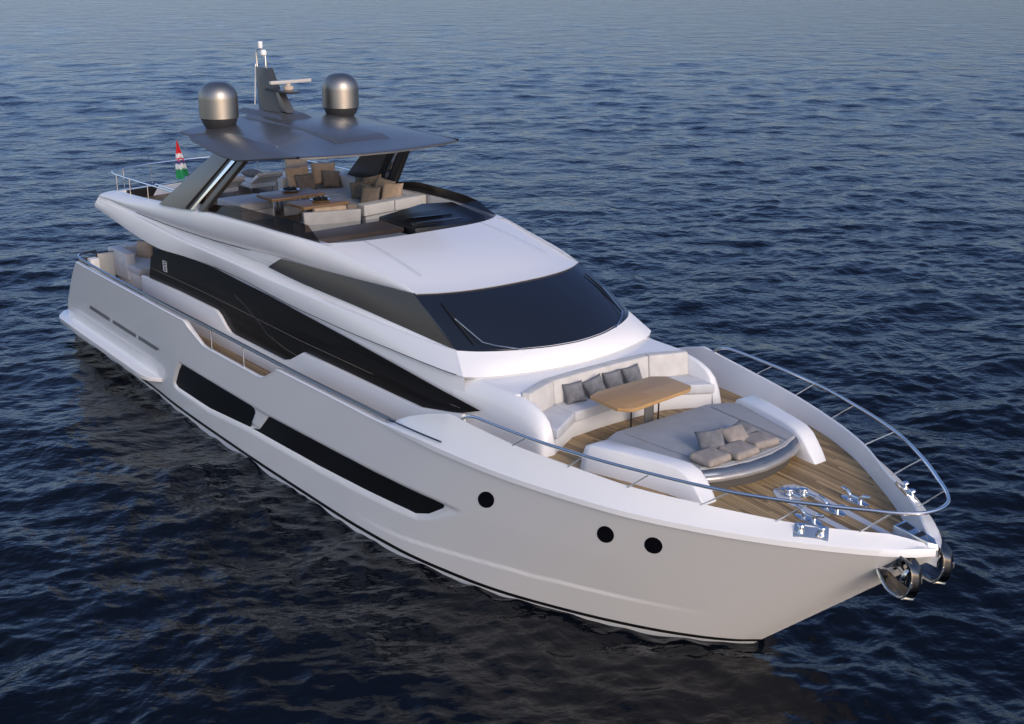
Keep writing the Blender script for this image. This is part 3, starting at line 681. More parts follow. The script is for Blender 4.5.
# ------------------------------------------------------------------ wipers
def wpt(y, t, off=.03):
    ys = lerp(WSB, WST, t)
    i = np.argsort(ys[:, 1]); x = np.interp(y, ys[i, 1], ys[i, 0]); z = np.interp(y, ys[i, 1], ys[i, 2])
    return (x+.05*math.sin(math.pi*t)+off*.5, y, z+.02*math.sin(math.pi*t)+off)
for s in (-1, 1):
    M().tube([wpt(s*1.72, .10), wpt(s*1.70, .45), wpt(s*1.66, .80)], [.012, .026, .012], 6).build('wiper_blade', RUBBER, house)
    a = wpt(s*1.05, 0, .03); a = (a[0]+.02, a[1], a[2]-.02)
    M().tube([a, wpt(s*1.45, .05, .05), wpt(s*1.60, .10, .06), wpt(s*1.70, .50, .05)], .011, 6).build('wiper_arm', CHROME, house)

# ------------------------------------------------------------------ rails
def side_rail(s):
    P = [(2.45, 2.35, 2.77), (2.50, 2.62, 2.78), (2.62, 2.84, 2.785), (2.82, 2.95, 2.785), (3.2, 3.0, 2.78), (6, 3.02, 2.755), (10, 3.03, 2.755), (14, 3.03, 2.745), (17.4, 3.0, 2.765)]
    c = curve(P, 90)
    o = M().tube([(x, s*y, z) for x, y, z in c], .034, 8).build('side_rail', RAILD, yacht)
    M().grid([[(x, s*(y+.02), z+.032) for x, y, z in c], [(x, s*(y-.015), z+.036) for x, y, z in c]]).build('rail_cap', SATIN, o)
    for x in (10.45, 11.9): M().tube([(x, s*3.02, 2.27), (x, s*3.02, 2.75)], .016, 8).build('stanchion', SATIN, o)
    # recessed line that carries the rail forward
    M().tube([(x, s*(float(hull_y(x, zt(x)))-.005+.012*((x-17.4)/1.4)), z) for x, z in zip(np.linspace(17.3, 18.8, 14), np.linspace(2.80, 2.86, 14))], .014, 6).build('rail_groove', RAILD, o)
both(side_rail)
def bow_rail():
    half = [(19.15, 2.87, 3.32), (19.35, 2.88, 3.42), (19.6, 2.87, 3.455), (20.63, 2.77, 3.45), (21.7, 2.58, 3.455), (22.75, 2.27, 3.45), (23.84, 1.83, 3.44), (24.72, 1.28, 3.43), (25.30, .82, 3.42), (25.66, .50, 3.41), (25.83, .25, 3.41), (25.88, 0, 3.41)]
    full = mir(half)+[p for p in half[::-1][1:]]
    c = curve(full, 220)
    o = M().tube(c, .027, 10).build('bow_rail', CHROME, yacht)
    for s in (-1, 1):
        for a, b in (((20.27, 2.745, 3.215), (20.63, 2.77, 3.44)), ((21.33, 2.545, 3.165), (21.7, 2.58, 3.445)), ((22.32, 2.275, 3.11), (22.75, 2.27, 3.44)), ((23.33, 1.83, 3.08), (23.84, 1.83, 3.43)), ((24.21, 1.28, 2.995), (24.72, 1.28, 3.42)), ((25.11, .64, 2.985), (25.56, .59, 3.40))):
            M().tube([(a[0], s*a[1], a[2]-.02), (b[0], s*b[1], b[2])], .011, 8).build('stanchion', SATIN, o)
bow_rail()
def aft_rail():
    half = [(7.5, 2.33, 5.08), (6.6, 2.33, 5.06), (5.0, 2.32, 5.02), (4.0, 2.30, 5.0), (3.72, 2.22, 5.0), (3.5, 1.9, 5.0), (3.2, 1.0, 5.0), (3.1, 0, 5.0)]
    c = curve(mir(half)+half[::-1][1:], 120); o = M().tube(c, .018, 8).build('aft_rail', CHROME, yacht)
    c2 = curve([(3.85, -2.05, 4.76), (3.55, -1.7, 4.76), (3.25, -.9, 4.76), (3.15, 0, 4.76), (3.25, .9, 4.76), (3.55, 1.7, 4.76), (3.85, 2.05, 4.76)], 40)
    M().tube(c2, .008, 6).build('guard_wire', SATIN, o)
    for s in (-1, 1):
        for (x, y, z), t in (((4.1, 2.27, 4.55), 5.0), ((5.0, 2.31, 4.6), 5.02), ((6.1, 2.33, 4.68), 5.05), ((3.5, 1.85, 4.5), 5.0), ((3.22, 1.0, 4.5), 5.0)):
            M().tube([(x, s*y, z), (x, s*y, t)], .012, 8).build('stanchion', SATIN, o)
    for s in (-1, 1):
        M().tube([(5.7, s*1.95, 4.95), (6.9, s*1.98, 4.98)], .02, 8).build('grab_rail', CHROME, o)
aft_rail()

# ------------------------------------------------------------------ foredeck fittings
def zdk(x): return float(ZD(x))
m = M(); rows = []
pts = [(23.20, -.12, .12), (23.25, -.20, .24), (23.42, -.30, .34), (23.7, -.31, .32), (24.2, -.30, .29), (24.8, -.28, .27), (25.35, -.22, .22)]
for x, a, b in pts: rows.append([(x, lerp(a, b, k), zdk(x)+.006) for k in (0, .25, .5, .75, 1)])
m.grid(rows); ch = m.build('anchor_channel', GELS, yacht)
m = M(); rows = []
for x, a, b in ((23.66, -.16, .13), (24.2, -.16, .14), (24.9, -.15, .13), (25.2, -.12, .10)): rows.append([(x, a, zdk(x)+.012), (x, b, zdk(x)+.012)])
m.grid(rows); m.build('channel_plank', TEAK, ch)
def windlass(x, y):
    z = zdk(x)
    m = M(); m.lathe([(.10, 0), (.10, .03), (.06, .04), (.05, .08), (.07, .10), (.065, .12), (.02, .125)], (x, y, z), 20)
    m.tube([(x+.05, y, z+.06), (x+.22, y+.02, z+.05)], .025, 8); m.box((x-.12, y+.02, z+.04), (.14, .10, .06))
    m.build('windlass', CHROME, yacht, bevel=.006)
windlass(23.46, -.10); windlass(23.58, .08)
def cleat(x, y, a=0):
    z = zdk(x); m = M()
    ring = [(x+.24*math.cos(t), y+.10*math.sin(t)) for t in np.linspace(0, 2*math.pi, 25)[:-1]]
    m.plan(ring, z, z+.035)
    for d in (-1, 1):
        m.tube([(x+d*.09, y, z+.03), (x+d*.10, y, z+.10), (x+d*.15, y, z+.145), (x+d*.25, y, z+.165)], [.038, .034, .032, .026], 10)
    m.tube([(x-.1, y, z+.09), (x+.1, y, z+.09)], .025, 8)
    m.build('deck_cleat', CHROME, yacht, bevel=.006)
for y in (-.47, .04, .57): cleat(24.14, y)
def fairlead(s):
    def q(x, inner, h):
        if inner: return Vector((x, s*(float(YI(x))-.02), float(ZI(x))+h))
        yo = float(hull_y(x, zt(x))); return Vector((x, s*(yo-.0), float(zt(x))+.095+h))
    ring = [q(24.42, 1, -.01), q(24.80, 1, -.01), q(24.93, 0, -.01), q(24.55, 0, -.01)]
    n_ = Vector((0, -s*.25, 1)).normalized(); n_ = Vector((0, s*.35, 1)).normalized()
    m = M(); m.prism([p-n_*.02 for p in ring], [p+n_*.026 for p in ring])
    o = m.build('fairlead', CHROME, bulwark, bevel=.006)
    c = sum(ring, Vector())/4
    m = M(); m.prism([c+(p-c)*.62+n_*.0262 for p in ring], [c+(p-c)*.60+n_*.03 for p in ring]); m.build('fairlead_slot', SATIN, bulwark)
    for k in (.2, .8):
        p = (ring[0].lerp(ring[1], k)+ring[3].lerp(ring[2], k))/2+n_*.02
        m = M(); m.lathe([(.05, -.01), (.03, .02), (.028, .07), (.052, .09), (.045, .105)], p, 16); m.build('fairlead_roller', CHROME, bulwark)
both(fairlead)
m = M(); m.prism([(25.30, -.16, 2.80), (25.86, -.09, 2.83), (25.93, 0, 2.83), (25.86, .09, 2.83), (25.30, .16, 2.80)], [(25.30, -.14, 3.0), (25.80, -.085, 2.93), (25.90, 0, 2.90), (25.80, .085, 2.93), (25.30, .14, 3.0)])
br = m.build('bow_roller', CHROME, yacht, bevel=.008)
for xa, xb in ((25.34, 25.50), (25.60, 25.68)):
    m = M(); za, zb_ = (3.0-.07*(q_-25.3)/.5+.003 for q_ in (xa, xb)); m.prism([(xa, -.10, za-.01), (xb, -.07, zb_-.01), (xb, .07, zb_-.01), (xa, .10, za-.01)], [(xa, -.10, za), (xb, -.07, zb_), (xb, .07, zb_), (xa, .10, za)]); m.build('roller_slot', RUBBER, br)

# ================================================================== loose things
# anchors in their pockets at the stem
def anchor(s, label):
    t = thing('anchor', label, 'anchor', (25.60, s*.36, 2.1), group='bow anchors')
    y0 = s*.36
    def q(x, y, z): return (x, y0+s*y, z)
    # C-shaped plough: a thick bent plate with bright rims, a disc inside it
    prof = curve([(25.34, 0, 2.38), (25.46, 0, 2.29), (25.62, 0, 2.19), (25.78, 0, 2.16), (25.88, 0, 2.22), (25.94, 0, 2.40), (25.92, 0, 2.56), (25.84, 0, 2.67), (25.72, 0, 2.73), (25.60, 0, 2.73)], 30)
    hwf = [.05+.09*math.sin(min(1, i/8)*math.pi/2) if i < 14 else .14-.07*(i-14)/15 for i in range(30)]
    rows = [[q(p[0]-.05*abs(v), v*h_, p[2]+.05*abs(v)) for v in np.linspace(-1, 1, 7)] for p, h_ in zip(prof, hwf)]
    M().grid(rows).build('fluke', ANCH, t, solid=.035, bevel=.008, ang=40)
    for e in (0, -1): M().tube([r[e] for r in rows[:19]], .017, 8).build('fluke_rim', CHROME, t)
    M().tube([rows[12][0], rows[12][3], rows[12][-1]], .03, 8).build('fluke_web', CHROME, t)
    m = M(); m.lathe([(.03, -.05), (.12, -.04), (.13, 0), (.12, .04), (.03, .05)], (0, 0, 0), 22)
    m.v = [q(25.74+z*.8+x*.3, y*.9, 2.50+x*1.1) for x, y, z in m.v]; m.build('crown', CHROME, t, ang=30)
    M().tube([q(25.74, 0, 2.50), q(25.52, -.08, 2.55), q(25.25, -.22, 2.58)], .04, 8).build('shank', CHROME, t)
anchor(-1, 'shiny chrome bow anchor with curved fluke hanging under the starboard cap, nearer the camera')
anchor(1, 'shiny chrome bow anchor on the far side of the stem, hanging beyond the bow tip')

# pillows ------------------------------------------------------------
def pillow_mesh(name, a, b, h, material, pw=.55, pinch=.07, seed=0):
    """square cushion: size a x b, thickness h, pinched corners, soft wrinkles"""
    n = 16; rng = random.Random(seed); ph = [rng.uniform(0, 6) for _ in range(6)]
    rows_t, rows_b = [], []
    for i in range(n+1):
        rt_, rb = [], []
        for j in range(n+1):
            u = -1+2*i/n; v = -1+2*j/n
            e = max(0, (1-u**4))**pw * max(0, (1-v**4))**pw
            pu = u*(1-pinch*(1-v*v)); pv = v*(1-pinch*(1-u*u))
            wz = .06*math.sin(3*u+ph[0])*math.sin(2.5*v+ph[1])+.05*math.sin(5*v*u+ph[2])+.04*math.sin(7*u-4*v+ph[3])
            rt_.append((pu*a/2, pv*b/2, h/2*e*(1+wz))); rb.append((pu*a/2, pv*b/2, -h/2*e*(1-wz*.7)))
        rows_t.append(rt_); rows_b.append(rb)
    m = M(); m.grid(rows_t); m.grid(rows_b)
    o = m.build(name, material, None, ang=75); me = o.data; bpy.data.objects.remove(o); return me
PILLOW_N = 0
def pillow(me, loc, normal, spin, label, group, name='throw_pillow', cat='pillow', upv=(0, 0, 1)):
    """lay a pillow so that its face points along normal"""
    o = bpy.data.objects.new(name, me); sc.collection.objects.link(o)
    n_ = Vector(normal).normalized(); u_ = Vector((0, 0, 1)) if abs(n_.z) < .88 else Vector((-1, 0, 0))
    y_ = (u_-n_*u_.dot(n_)).normalized(); x_ = y_.cross(n_)
    q = Matrix((x_, y_, n_)).transposed().to_quaternion()
    o.rotation_mode = 'QUATERNION'; o.rotation_quaternion = q @ Euler((0, 0, spin)).to_quaternion(); o.location = loc
    return tag(o, label, cat, group)

# foredeck sofa -------------------------------------------------------
sofa = thing('curved_sofa', 'wide pale upholstered sofa with angled ends in front of the windscreen on the bow', 'sofa', (19.5, 0, 2.76))
frt = [(20.16, 1.78), (19.74, 1.06), (19.69, .5), (19.68, 0)]; bck = [(19.55, 1.78), (19.27, 1.10), (19.22, .5), (19.21, 0)]
def ush(front, back): return [(x, -y) for x, y in front]+[(x, y) for x, y in front[::-1][1:]]+[(x, y) for x, y in back]+[(x, -y) for x, y in back[::-1][1:]]
rear = [(19.40, 1.80), (19.10, 1.12), (19.05, .5), (19.04, 0)]
M().plan(ush([(x-.02, y) for x, y in frt], rear), 2.68, 3.015).build('sofa_base', GEL, sofa, bevel=.015)
def seg_plan(f, b): return f+b[::-1]
cush = [([(20.20, -1.79), (19.78, -1.06)], [(19.42, -1.79), (19.14, -1.10)]), ([(19.78, -1.05), (19.72, -.3), (19.72, .3), (19.78, 1.05)], [(19.14, -1.09), (19.10, -.3), (19.10, .3), (19.14, 1.09)]), ([(19.78, 1.06), (20.20, 1.79)], [(19.14, 1.10), (19.42, 1.79)])]
for f, b in cush:
    M().plan(seg_plan(f, b), 3.02, 3.195).build('seat_cushion', FABB, sofa, bevel=.035, seg=3)
bk = [([(19.52, -1.785), (19.26, -1.085)], [(19.38, -1.86), (19.07, -1.14)]), ([(19.26, -1.075), (19.24, -.4), (19.24, .4), (19.26, 1.075)], [(19.07, -1.13), (19.03, -.4), (19.03, .4), (19.07, 1.13)]), ([(19.26, 1.085), (19.52, 1.785)], [(19.07, 1.14), (19.38, 1.86)])]
for f, b in bk:
    pl = seg_plan(f, b); cx_ = sum(p[0] for p in pl)/len(pl)
    M().prism([(x+.03, y, 3.19) for x, y in pl], [(x-.005, y, 3.605) for x, y in pl]).build('back_cushion', FAB, sofa, bevel=.03, seg=3)
GP = pillow_mesh('throw_pillow', .38, .36, .15, GREYP, pinch=.10, seed=3); GP2 = pillow_mesh('throw_pillow', .38, .36, .16, GREYP, pinch=.10, seed=8)
pillow(GP, (19.38, -.74, 3.36), (1, -.25, .45), .08, 'grey throw pillow on the bow sofa, leftmost of the four', 'grey pillows on the bow sofa')
pillow(GP2, (19.40, -.30, 3.36), (1, -.45, .45), .38, 'grey throw pillow on the bow sofa tilted onto one corner, second from left', 'grey pillows on the bow sofa')
pillow(GP, (19.36, .16, 3.37), (1, -.12, .45), .06, 'grey throw pillow on the bow sofa, upright and third from left', 'grey pillows on the bow sofa')
pillow(GP2, (19.36, .60, 3.37), (1, -.1, .45), .10, 'grey throw pillow on the bow sofa, rightmost behind the table corner', 'grey pillows on the bow sofa')

tbl = thing('deck_table', 'pale oak table with cut corners on thin dark legs before the bow sofa', 'table', (20.3, -.1, 2.77))
tp = [(19.86, -.66), (19.95, -.90), (20.64, -.94), (20.82, -.76), (20.70, .62), (20.60, .76), (20.0, .78), (19.84, .56)]
M().plan(tp, 3.44, 3.50).build('table_top', OAK, tbl, bevel=.012)
for y in (-.33, .29): M().tube([(20.33, y, 2.77), (20.33, y, 3.44)], .014, 10).build('leg', RUBBER, tbl)
M().box((20.20, .20, 3.10), (.03, .20, .66)).build('leg_panel', SLOTM, tbl, bevel=.005)

# sunpad ---------------------------------------------------------------
pad = thing('sun_pad', 'large grey padded sunbed between two white wings on the foredeck', 'sunbed', (21.8, 0, 2.8))
ph = [(20.70, 0), (20.70, 1.02), (20.86, 1.40), (21.02, 1.52), (22.52, 1.13), (22.56, 1.10), (22.72, .68), (22.80, .25), (22.81, 0)]
def half2(p): return [(x, -y) for x, y in p]+[(x, y) for x, y in p[::-1] if y > 0]
M().plan(half2(ph), 3.0, 3.145).build('mattress', PAD, pad, bevel=.04, seg=3)
for s in (-1, 1):       # welts along the sides and the raised aft bolster edge
    M().tube([(20.86, s*1.02, 3.146), (22.60, s*.86, 3.146)], .014, 6).build('welt', PAD, pad)
    M().tube([(20.86, s*.98, 3.144), (22.60, s*.82, 3.144)], .008, 6).build('welt', GREYP, pad)
M().tube([(22.55, -1.05, 3.143), (22.68, -.6, 3.143), (22.73, 0, 3.143), (22.68, .6, 3.143), (22.55, 1.05, 3.143)], .012, 6).build('welt', PAD, pad)
core = [(20.80, 0), (20.80, 1.05), (20.95, 1.36), (21.1, 1.45), (22.52, 1.10), (22.74, .72), (22.85, .25), (22.86, 0)]
M().plan(half2(core), 2.70, 3.0).build('bed_base', BEDB, pad)
fl = [(22.53, 1.18), (22.70, .80), (22.80, .40), (22.84, 0)]
pts = [(x, -y) for x, y in fl]+[(x, y) for x, y in fl[::-1][1:]]
pc = polycurve([(x, y, 0) for x, y in pts], 41); rows = []
pcs = [p for p in pc]
nr = []
for i, p in enumerate(pc):
    t = pc[min(i+1, 40)]-pc[max(i-1, 0)]; n_ = np.array([t[1], -t[0], 0]); n_ /= np.linalg.norm(n_); nr.append(n_ if n_[0] > 0 else -n_)
for o_, z in ((.045, 3.052), (.07, 3.045), (.092, 3.02), (.10, 2.985), (.09, 2.955), (-.05, 2.95)):
    rows.append([(p[0]+n_[0]*o_, p[1]+n_[1]*o_, z) for p, n_ in zip(pc, nr)])
M().grid(rows).build('front_band', BANDM, pad, ang=50)
rows = []
for o_, z in ((-.07, 3.128), (-.03, 3.128), (.005, 3.115), (.035, 3.085), (.05, 3.05)): rows.append([(p[0]+n_[0]*o_, p[1]+n_[1]*o_, z) for p, n_ in zip(pc, nr)])
M().grid(rows).build('front_trim', TRIMB, pad, ang=50)
for s in (-1, 1):
    rows = []
    for x, yi, yo, zt_ in ((20.86, 1.52, 1.84, 3.05), (20.94, 1.50, 1.87, 3.19), (21.06, 1.49, 1.87, 3.24), (21.6, 1.36, 1.71, 3.25), (22.2, 1.21, 1.53, 3.25), (22.48, 1.13, 1.46, 3.235), (22.64, 1.10, 1.43, 3.17), (22.76, 1.09, 1.41, 3.06), (22.88, 1.09, 1.40, 2.92), (22.98, 1.10, 1.38, 2.79)):
        zb = 2.70; r = min(.038, (zt_-zb)*.4)
        rows.append([(x-.02, s*(yo+.06), zb), (x, s*yo, zt_-r), (x, s*(yo-r*.3), zt_-r*.3), (x, s*(yo-r), zt_), (x, s*(yi+r), zt_), (x, s*(yi+r*.3), zt_-r*.3), (x, s*yi, zt_-r), (x, s*yi, zb)])
    M().grid(rows, True, True).build('side_wing', GEL, pad, ang=45)
TP = pillow_mesh('flat_cushion', .52, .44, .14, TAUPE, pw=.16, pinch=.02, seed=5)
UP = pillow_mesh('throw_pillow', .46, .38, .17, TAUPE, pinch=.1, seed=9); UPG = pillow_mesh('throw_pillow', .44, .38, .18, GREYP, pinch=.1, seed=12)
g1 = 'square taupe cushions lying on the sunpad'
pillow(TP, (22.47, -.74, 3.215), (.02, .02, 1), .06, 'flat taupe cushion lying at the sunpad front, leftmost of the three', g1, 'flat_cushion', 'cushion')
pillow(TP, (22.54, -.20, 3.215), (.02, 0, 1), .02, 'flat taupe cushion lying at the sunpad front, middle of the three', g1, 'flat_cushion', 'cushion')
pillow(TP, (22.46, .34, 3.22), (.0, .02, 1), -.10, 'flat taupe cushion lying at the sunpad front, rightmost of the three', g1, 'flat_cushion', 'cushion')
g2 = 'throw pillows propped up on the sunpad'
pillow(UPG, (22.17, -.42, 3.30), (.50, -.55, .55), .25, 'dark grey throw pillow leaning on the sunpad behind the flat cushions, left one', g2)
pillow(UP, (22.23, .06, 3.29), (.55, -.12, .85), .10, 'taupe throw pillow propped on the sunpad behind the middle flat cushion', g2)
pillow(UPG, (22.10, .38, 3.26), (.30, .05, .9), .3, 'grey throw pillow half hidden behind the propped taupe one on the sunpad', g2)

# flybridge furniture ---------------------------------------------------
FZ = 4.305
def table(x0, x1, y0, y1, label):
    t = thing('coffee_table', label, 'table', ((x0+x1)/2, (y0+y1)/2, FZ), group='wooden tables on the flybridge')
    M().plan([(x0+.05, y0), (x1-.02, y0), (x1, y0+.05), (x1, y1-.05), (x1-.05, y1), (x0, y1)], 4.94, 5.0).build('table_top', WALN, t, bevel=.01)
    for y in (y0+.35, y1-.35): M().box(((x0+x1)/2, y, 4.62), (.12, .22, .64)).build('leg', CHROME, t, bevel=.01)
    return t
table(8.42, 9.22, -.78, .58, 'wooden flybridge table farther aft, nearest the hardtop support')
table(9.62, 10.42, -.66, .50, 'wooden flybridge table farther forward, behind the small grey loveseat')
def tray(x, y, label):
    t = thing('serving_tray', label, 'tray', (x, y, 5.0), group='round trays on the flybridge tables')
    M().lathe([(.13, 0), (.20, .015), (.215, .05), (.20, .055), (.17, .03), (.05, .03)], (x, y, 5.001), 28).build('rim', CHROME, t)
    m = M()
    for a in range(7): m.lathe([(.035, 0), (.05, .03), (.03, .06), (.004, .065)], (x+.10*math.cos(a), y+.10*math.sin(a), 5.032), 10)
    m.lathe([(.17, 0), (.165, .012), (.01, .012)], (x, y, 5.033), 24); m.build('tray_filling', RUBBER, t)
tray(8.62, 0.0, 'round silver tray with dark pebbles on the aft flybridge table')
tray(10.02, -.03, 'round silver tray with dark pebbles on the forward flybridge table')
us = thing('corner_sofa', 'long pale grey corner sofa along the far side of the flybridge', 'sofa', (8.5, .8, FZ))
M().plan([(7.05, -1.05), (8.05, -.95), (8.05, .95), (8.3, 1.15), (10.55, 1.05), (10.55, 2.12), (7.05, 2.12)], FZ, 4.55).build('sofa_base', FAB, us, bevel=.03)
M().plan([(7.05, -1.08), (8.08, -.98), (8.08, -.02), (7.05, -.02)], 4.55, 4.73).build('seat_cushion', FABB, us, bevel=.05, seg=3)
M().plan([(7.05, .0), (8.08, .0), (8.1, 1.0), (8.3, 1.10), (8.3, 2.1), (7.05, 2.1)], 4.55, 4.73).build('seat_cushion', FABB, us, bevel=.05, seg=3)
M().plan([(8.32, 1.10), (10.55, 1.03), (10.55, 2.1), (8.32, 2.1)], 4.55, 4.73).build('seat_cushion', FABB, us, bevel=.05, seg=3)
M().plan([(6.95, 1.95), (10.7, 1.95), (10.7, 2.2), (6.95, 2.2)], FZ, 5.0).build('sofa_back', FAB, us, bevel=.04, seg=3)
M().plan([(6.9, .6), (7.1, .6), (7.1, 1.94), (6.9, 1.94)], FZ, 5.0).build('sofa_back', FAB, us, bevel=.04, seg=3)
for a, b in (((10.78, .42), (10.66, 1.28)), ((10.66, 1.30), (10.55, 2.2))):
    M().plan([(a[0]+.02, a[1]), (b[0]+.02, b[1]), (b[0]+.32, b[1]), (a[0]+.32, a[1])], 4.78, 5.02).build('end_cushion', FAB, us, bevel=.025, seg=3)
M().plan([(10.85, .5), (10.62, 2.1), (10.9, 2.1), (11.02, .5)], 4.3, 4.77).build('end_base', GREYPNL, us, bevel=.02)
lv = thing('loveseat', 'small grey upholstered loveseat with its back to the helm dashboard', 'sofa', (10.9, -.3, FZ))
M().prism([(10.95, -.98, FZ), (11.12, .22, FZ), (11.22, .22, FZ), (11.06, -1.0, FZ)], [(10.98, -1.03, 5.04), (11.17, .25, 5.0), (11.26, .25, 5.0), (11.10, -1.06, 5.04)]).build('backrest', GREYF, lv, bevel=.03, seg=3)
M().plan([(10.45, -.98), (10.95, -.98), (11.1, .2), (10.55, .2)], FZ, 4.72).build('seat', GREYF, lv, bevel=.03)
M().prism([(10.88, -.72, 4.73), (10.98, .0, 4.73), (11.1, .0, 4.73), (11.0, -.72, 4.73)], [(10.86, -.72, 5.08), (10.96, .0, 5.08), (11.08, .0, 5.08), (10.98, -.72, 5.08)]).build('back_pad', TAN, lv, bevel=.04, seg=3)
M().prism([(10.98, .02, 4.73), (11.02, .24, 4.73), (11.12, .24, 4.73), (11.1, .02, 4.73)], [(10.97, .02, 5.08), (11.01, .24, 5.08), (11.11, .24, 5.08), (11.08, .02, 5.08)]).build('back_pad', MINK, lv, bevel=.04, seg=3)
TAND = mat('brown_tan_fabric', (.26, .21, .165), .88, noise=(10, .15), bump=(150, .3, .003))
# big loose cushions
BC = pillow_mesh('back_cushion', .62, .56, .2, TAN, pw=.3, pinch=.04, seed=21); BB = pillow_mesh('back_cushion', .62, .56, .2, BEIGE, pw=.3, pinch=.04, seed=22)
SG = pillow_mesh('throw_pillow', .46, .44, .17, MINK, seed=23); SG2 = pillow_mesh('throw_pillow', .44, .42, .18, GREYD, seed=24); SB = pillow_mesh('throw_pillow', .46, .44, .17, TAND, seed=26)
TC = pillow_mesh('throw_pillow', .50, .46, .18, TAN, seed=28)
g3 = 'large cushions leaning on the aft end of the corner sofa'
pillow(BC, (7.28, .96, 5.02), (.9, -.1, .35), .03, 'large tan cushion leaning on the corner sofa back, left one', g3, 'back_cushion', 'cushion')
pillow(BC, (7.28, 1.66, 5.04), (.9, -.2, .35), -.06, 'large tan cushion leaning on the corner sofa back, right one', g3, 'back_cushion', 'cushion')
pillow(BB, (6.7, 1.25, 5.22), (.9, 0, .2), 0, 'large pale beige cushion standing behind the two tan ones', g3, 'back_cushion', 'cushion')
g4 = 'small pillows in front of the tan cushions'
pillow(SG, (7.52, 1.02, 4.93), (.85, -.1, .5), .05, 'small brown grey pillow leaning on the left tan cushion', g4)
pillow(SG, (7.52, 1.72, 4.94), (.85, -.2, .5), -.1, 'small brown grey pillow leaning on the right tan cushion', g4)
g5 = 'row of pillows on the forward part of the corner sofa'
for i, (x, y, z, me, lab) in enumerate(((8.75, 1.86, 4.95, SG2, 'grey pillow at the aft end of the pillow row on the corner sofa'), (9.02, 1.60, 4.92, SG, 'brown grey pillow in the front line of the row, left one'),
        (9.42, 1.52, 4.92, SG2, 'grey pillow in the front line of the row, middle one'), (9.82, 1.38, 4.93, SG, 'brown grey pillow in the front line of the row, nearest the helm'),
        (9.10, 1.92, 5.02, SB, 'taupe pillow against the sofa back in the row, left one'), (9.60, 1.88, 5.03, SB, 'taupe pillow against the sofa back in the row, middle one'), (10.08, 1.80, 5.0, TC, 'tan cushion against the sofa back at the forward end of the row'))):
    pillow(me, (x, y, z), (.55, -.62, .5), .3*math.sin(i*2.1), lab, g5)
# loungers aft
def lounger(x, y, label, mt):
    t = thing('sun_lounger', label, 'lounger', (x, y, FZ), group='loungers at the aft end of the flybridge')
    m = M(); m.plan([(x-.85, y-.36), (x+.35, y-.36), (x+.35, y+.36), (x-.85, y+.36)], FZ+.18, FZ+.28); m.build('frame', GEL, t, bevel=.015)
    for a in (-.7, .25):
        for b in (-.3, .3): M().tube([(x+a, y+b, FZ), (x+a, y+b, FZ+.2)], .02, 8).build('leg', SATIN, t)
    M().plan([(x-.84, y-.33), (x+.3, y-.33), (x+.3, y+.33), (x-.84, y+.33)], FZ+.281, FZ+.36).build('mattress', FABB, t, bevel=.03, seg=3)
    M().prism([(x+.2, y-.34, FZ+.34), (x+.2, y+.34, FZ+.34), (x+.30, y+.34, FZ+.30), (x+.30, y-.34, FZ+.30)], [(x+.75, y-.34, FZ+.62), (x+.75, y+.34, FZ+.62), (x+.80, y+.34, FZ+.55), (x+.80, y-.34, FZ+.55)]).build('backrest', mt, t, bevel=.02)
    M().prism([(x+.18, y-.36, FZ+.30), (x+.18, y+.36, FZ+.30), (x+.30, y+.36, FZ+.26), (x+.30, y-.36, FZ+.26)], [(x+.70, y-.36, FZ+.56), (x+.70, y+.36, FZ+.56), (x+.78, y+.36, FZ+.52), (x+.78, y-.36, FZ+.52)]).build('backrest_frame', GEL, t, bevel=.01)
lounger(5.05, -.05, 'white framed lounger with beige backrest on the aft flybridge, nearer one', BEIGE)
lounger(4.95, 1.05, 'white framed lounger with beige backrest on the aft flybridge, farther one', BEIGE)
pillow(SG2, (4.75, .02, FZ+.43), (.1, .1, 1), .2, 'grey pillow lying on the nearer aft lounger', 'pillows on the aft loungers')
pillow(SG2, (4.65, 1.1, FZ+.43), (.1, .1, 1), .4, 'grey pillow lying on the farther aft lounger', 'pillows on the aft loungers')
# cockpit furniture
cs = thing('cockpit_sofa', 'grey and white sofa on the aft cockpit deck beside the dark salon glass', 'sofa', (3.4, -1.6, 1.95))
M().plan([(2.35, -1.86), (4.0, -1.86), (4.0, -.5), (2.35, -.5)], 1.95, 2.36).build('sofa_base', GEL, cs, bevel=.03)
M().plan([(2.35, -1.90), (4.05, -1.90), (4.05, -.6), (2.35, -.6)], 2.365, 2.54).build('seat_cushion', FABB, cs, bevel=.05, seg=3)
M().plan([(2.2, -1.95), (3.35, -1.92), (3.35, -1.66), (2.45, -1.64), (2.45, -.6), (2.2, -.6)], 2.1, 2.80).build('arm_rest', FABB, cs, bevel=.06, seg=3)
M().plan([(2.46, -.85), (4.0, -.85), (4.0, -.6), (2.46, -.6)], 2.5, 3.0).build('sofa_back', GREYP, cs, bevel=.05, seg=3)
pillow(pillow_mesh('throw_pillow', .55, .5, .18, TAN, seed=31), (2.85, -1.2, 2.72), (.45, -.8, .3), .05, 'tan pillow leaning on the cockpit sofa at the stern', 'stern pillows')
gt = thing('cockpit_gate', 'grey stern gate panel with thin dark frame beside the cockpit sofa', 'gate', (2.25, -2.15, 1.95))
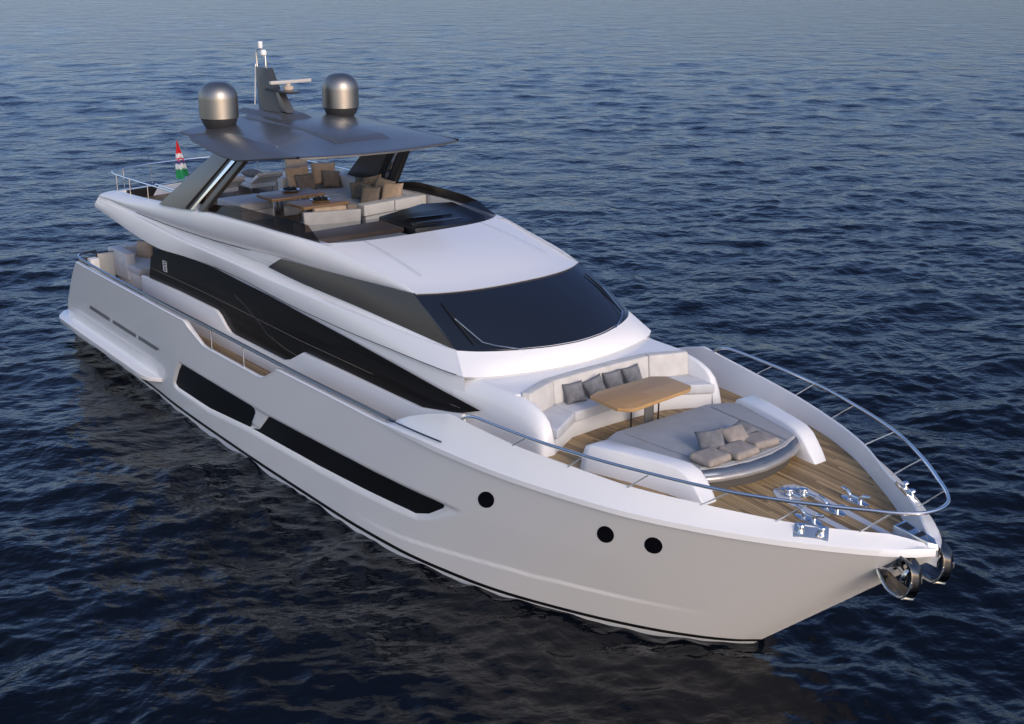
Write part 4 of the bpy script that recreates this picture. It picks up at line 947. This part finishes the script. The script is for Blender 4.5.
M().prism([(2.50, -2.36, 2.0), (2.54, -1.94, 2.0), (2.58, -1.94, 2.0), (2.54, -2.36, 2.0)], [(2.50, -2.36, 2.72), (2.54, -1.94, 2.72), (2.58, -1.94, 2.72), (2.54, -2.36, 2.72)]).build('gate_panel', GREYPNL, gt, bevel=.01)
M().tube([(2.56, -2.38, 2.0), (2.56, -2.38, 2.75), (2.60, -1.92, 2.75), (2.60, -1.92, 2.0)], .018, 8).build('gate_frame', RUBBER, gt)
M().box((2.62, -2.50, 2.35), (.24, .24, .60)).build('stern_locker', GEL, yacht, bevel=.03)
# flag
fg = thing('ensign_flag', 'red white and green flag with a small emblem on a short staff at the stern', 'flag', (3.15, -.02, 4.5))
M().tube([(3.15, .06, 4.5), (3.05, -.18, 5.52)], .014, 8).build('flag_staff', MINK, fg)
def flagmat():
    m = bpy.data.materials.new('flag_cloth'); m.use_nodes = True; n = m.node_tree.nodes; l = m.node_tree.links; b = n['Principled BSDF']
    at_ = n.new('ShaderNodeAttribute'); at_.attribute_name = 'flagcol'; l.new(at_.outputs['Color'], b.inputs['Base Color']); b.inputs['Roughness'].default_value = .8
    return m
m = M(); rows = []; nU, nV = 40, 14
for i in range(nU+1):
    t = i/nU; r = []
    for j in range(nV+1):
        k = j/nV; wd = .02+.34*t**.9
        px = Vector((3.05, -.18, 5.50)).lerp(Vector((3.14, .04, 4.56)), t)
        r.append((px.x+.07*math.sin(k*9+t*3)*(.3+t), px.y-wd*k*.9+.0, px.z-.05*k+.02*math.sin(k*7)))
    rows.append(r)
m.grid(rows); fo = m.build('flag_cloth', flagmat(), fg, ang=80)
ca = fo.data.color_attributes.new('flagcol', 'FLOAT_COLOR', 'POINT')
base = fo.parent.location
for v in fo.data.vertices:
    z = v.co.z+base.z; y = v.co.y+base.y; t = (5.5-z)/.94
    if t < .36: c = (.62, .02, .03)
    elif t < .48: c = (.75, .75, .74)
    elif t < .56: c = (.60, .05, .06)
    elif t < .64: c = (.06, .06, .22)
    elif t < .78: c = (.75, .75, .74)
    else: c = (.02, .30, .10)
    ca.data[v.index].color = (*c, 1)
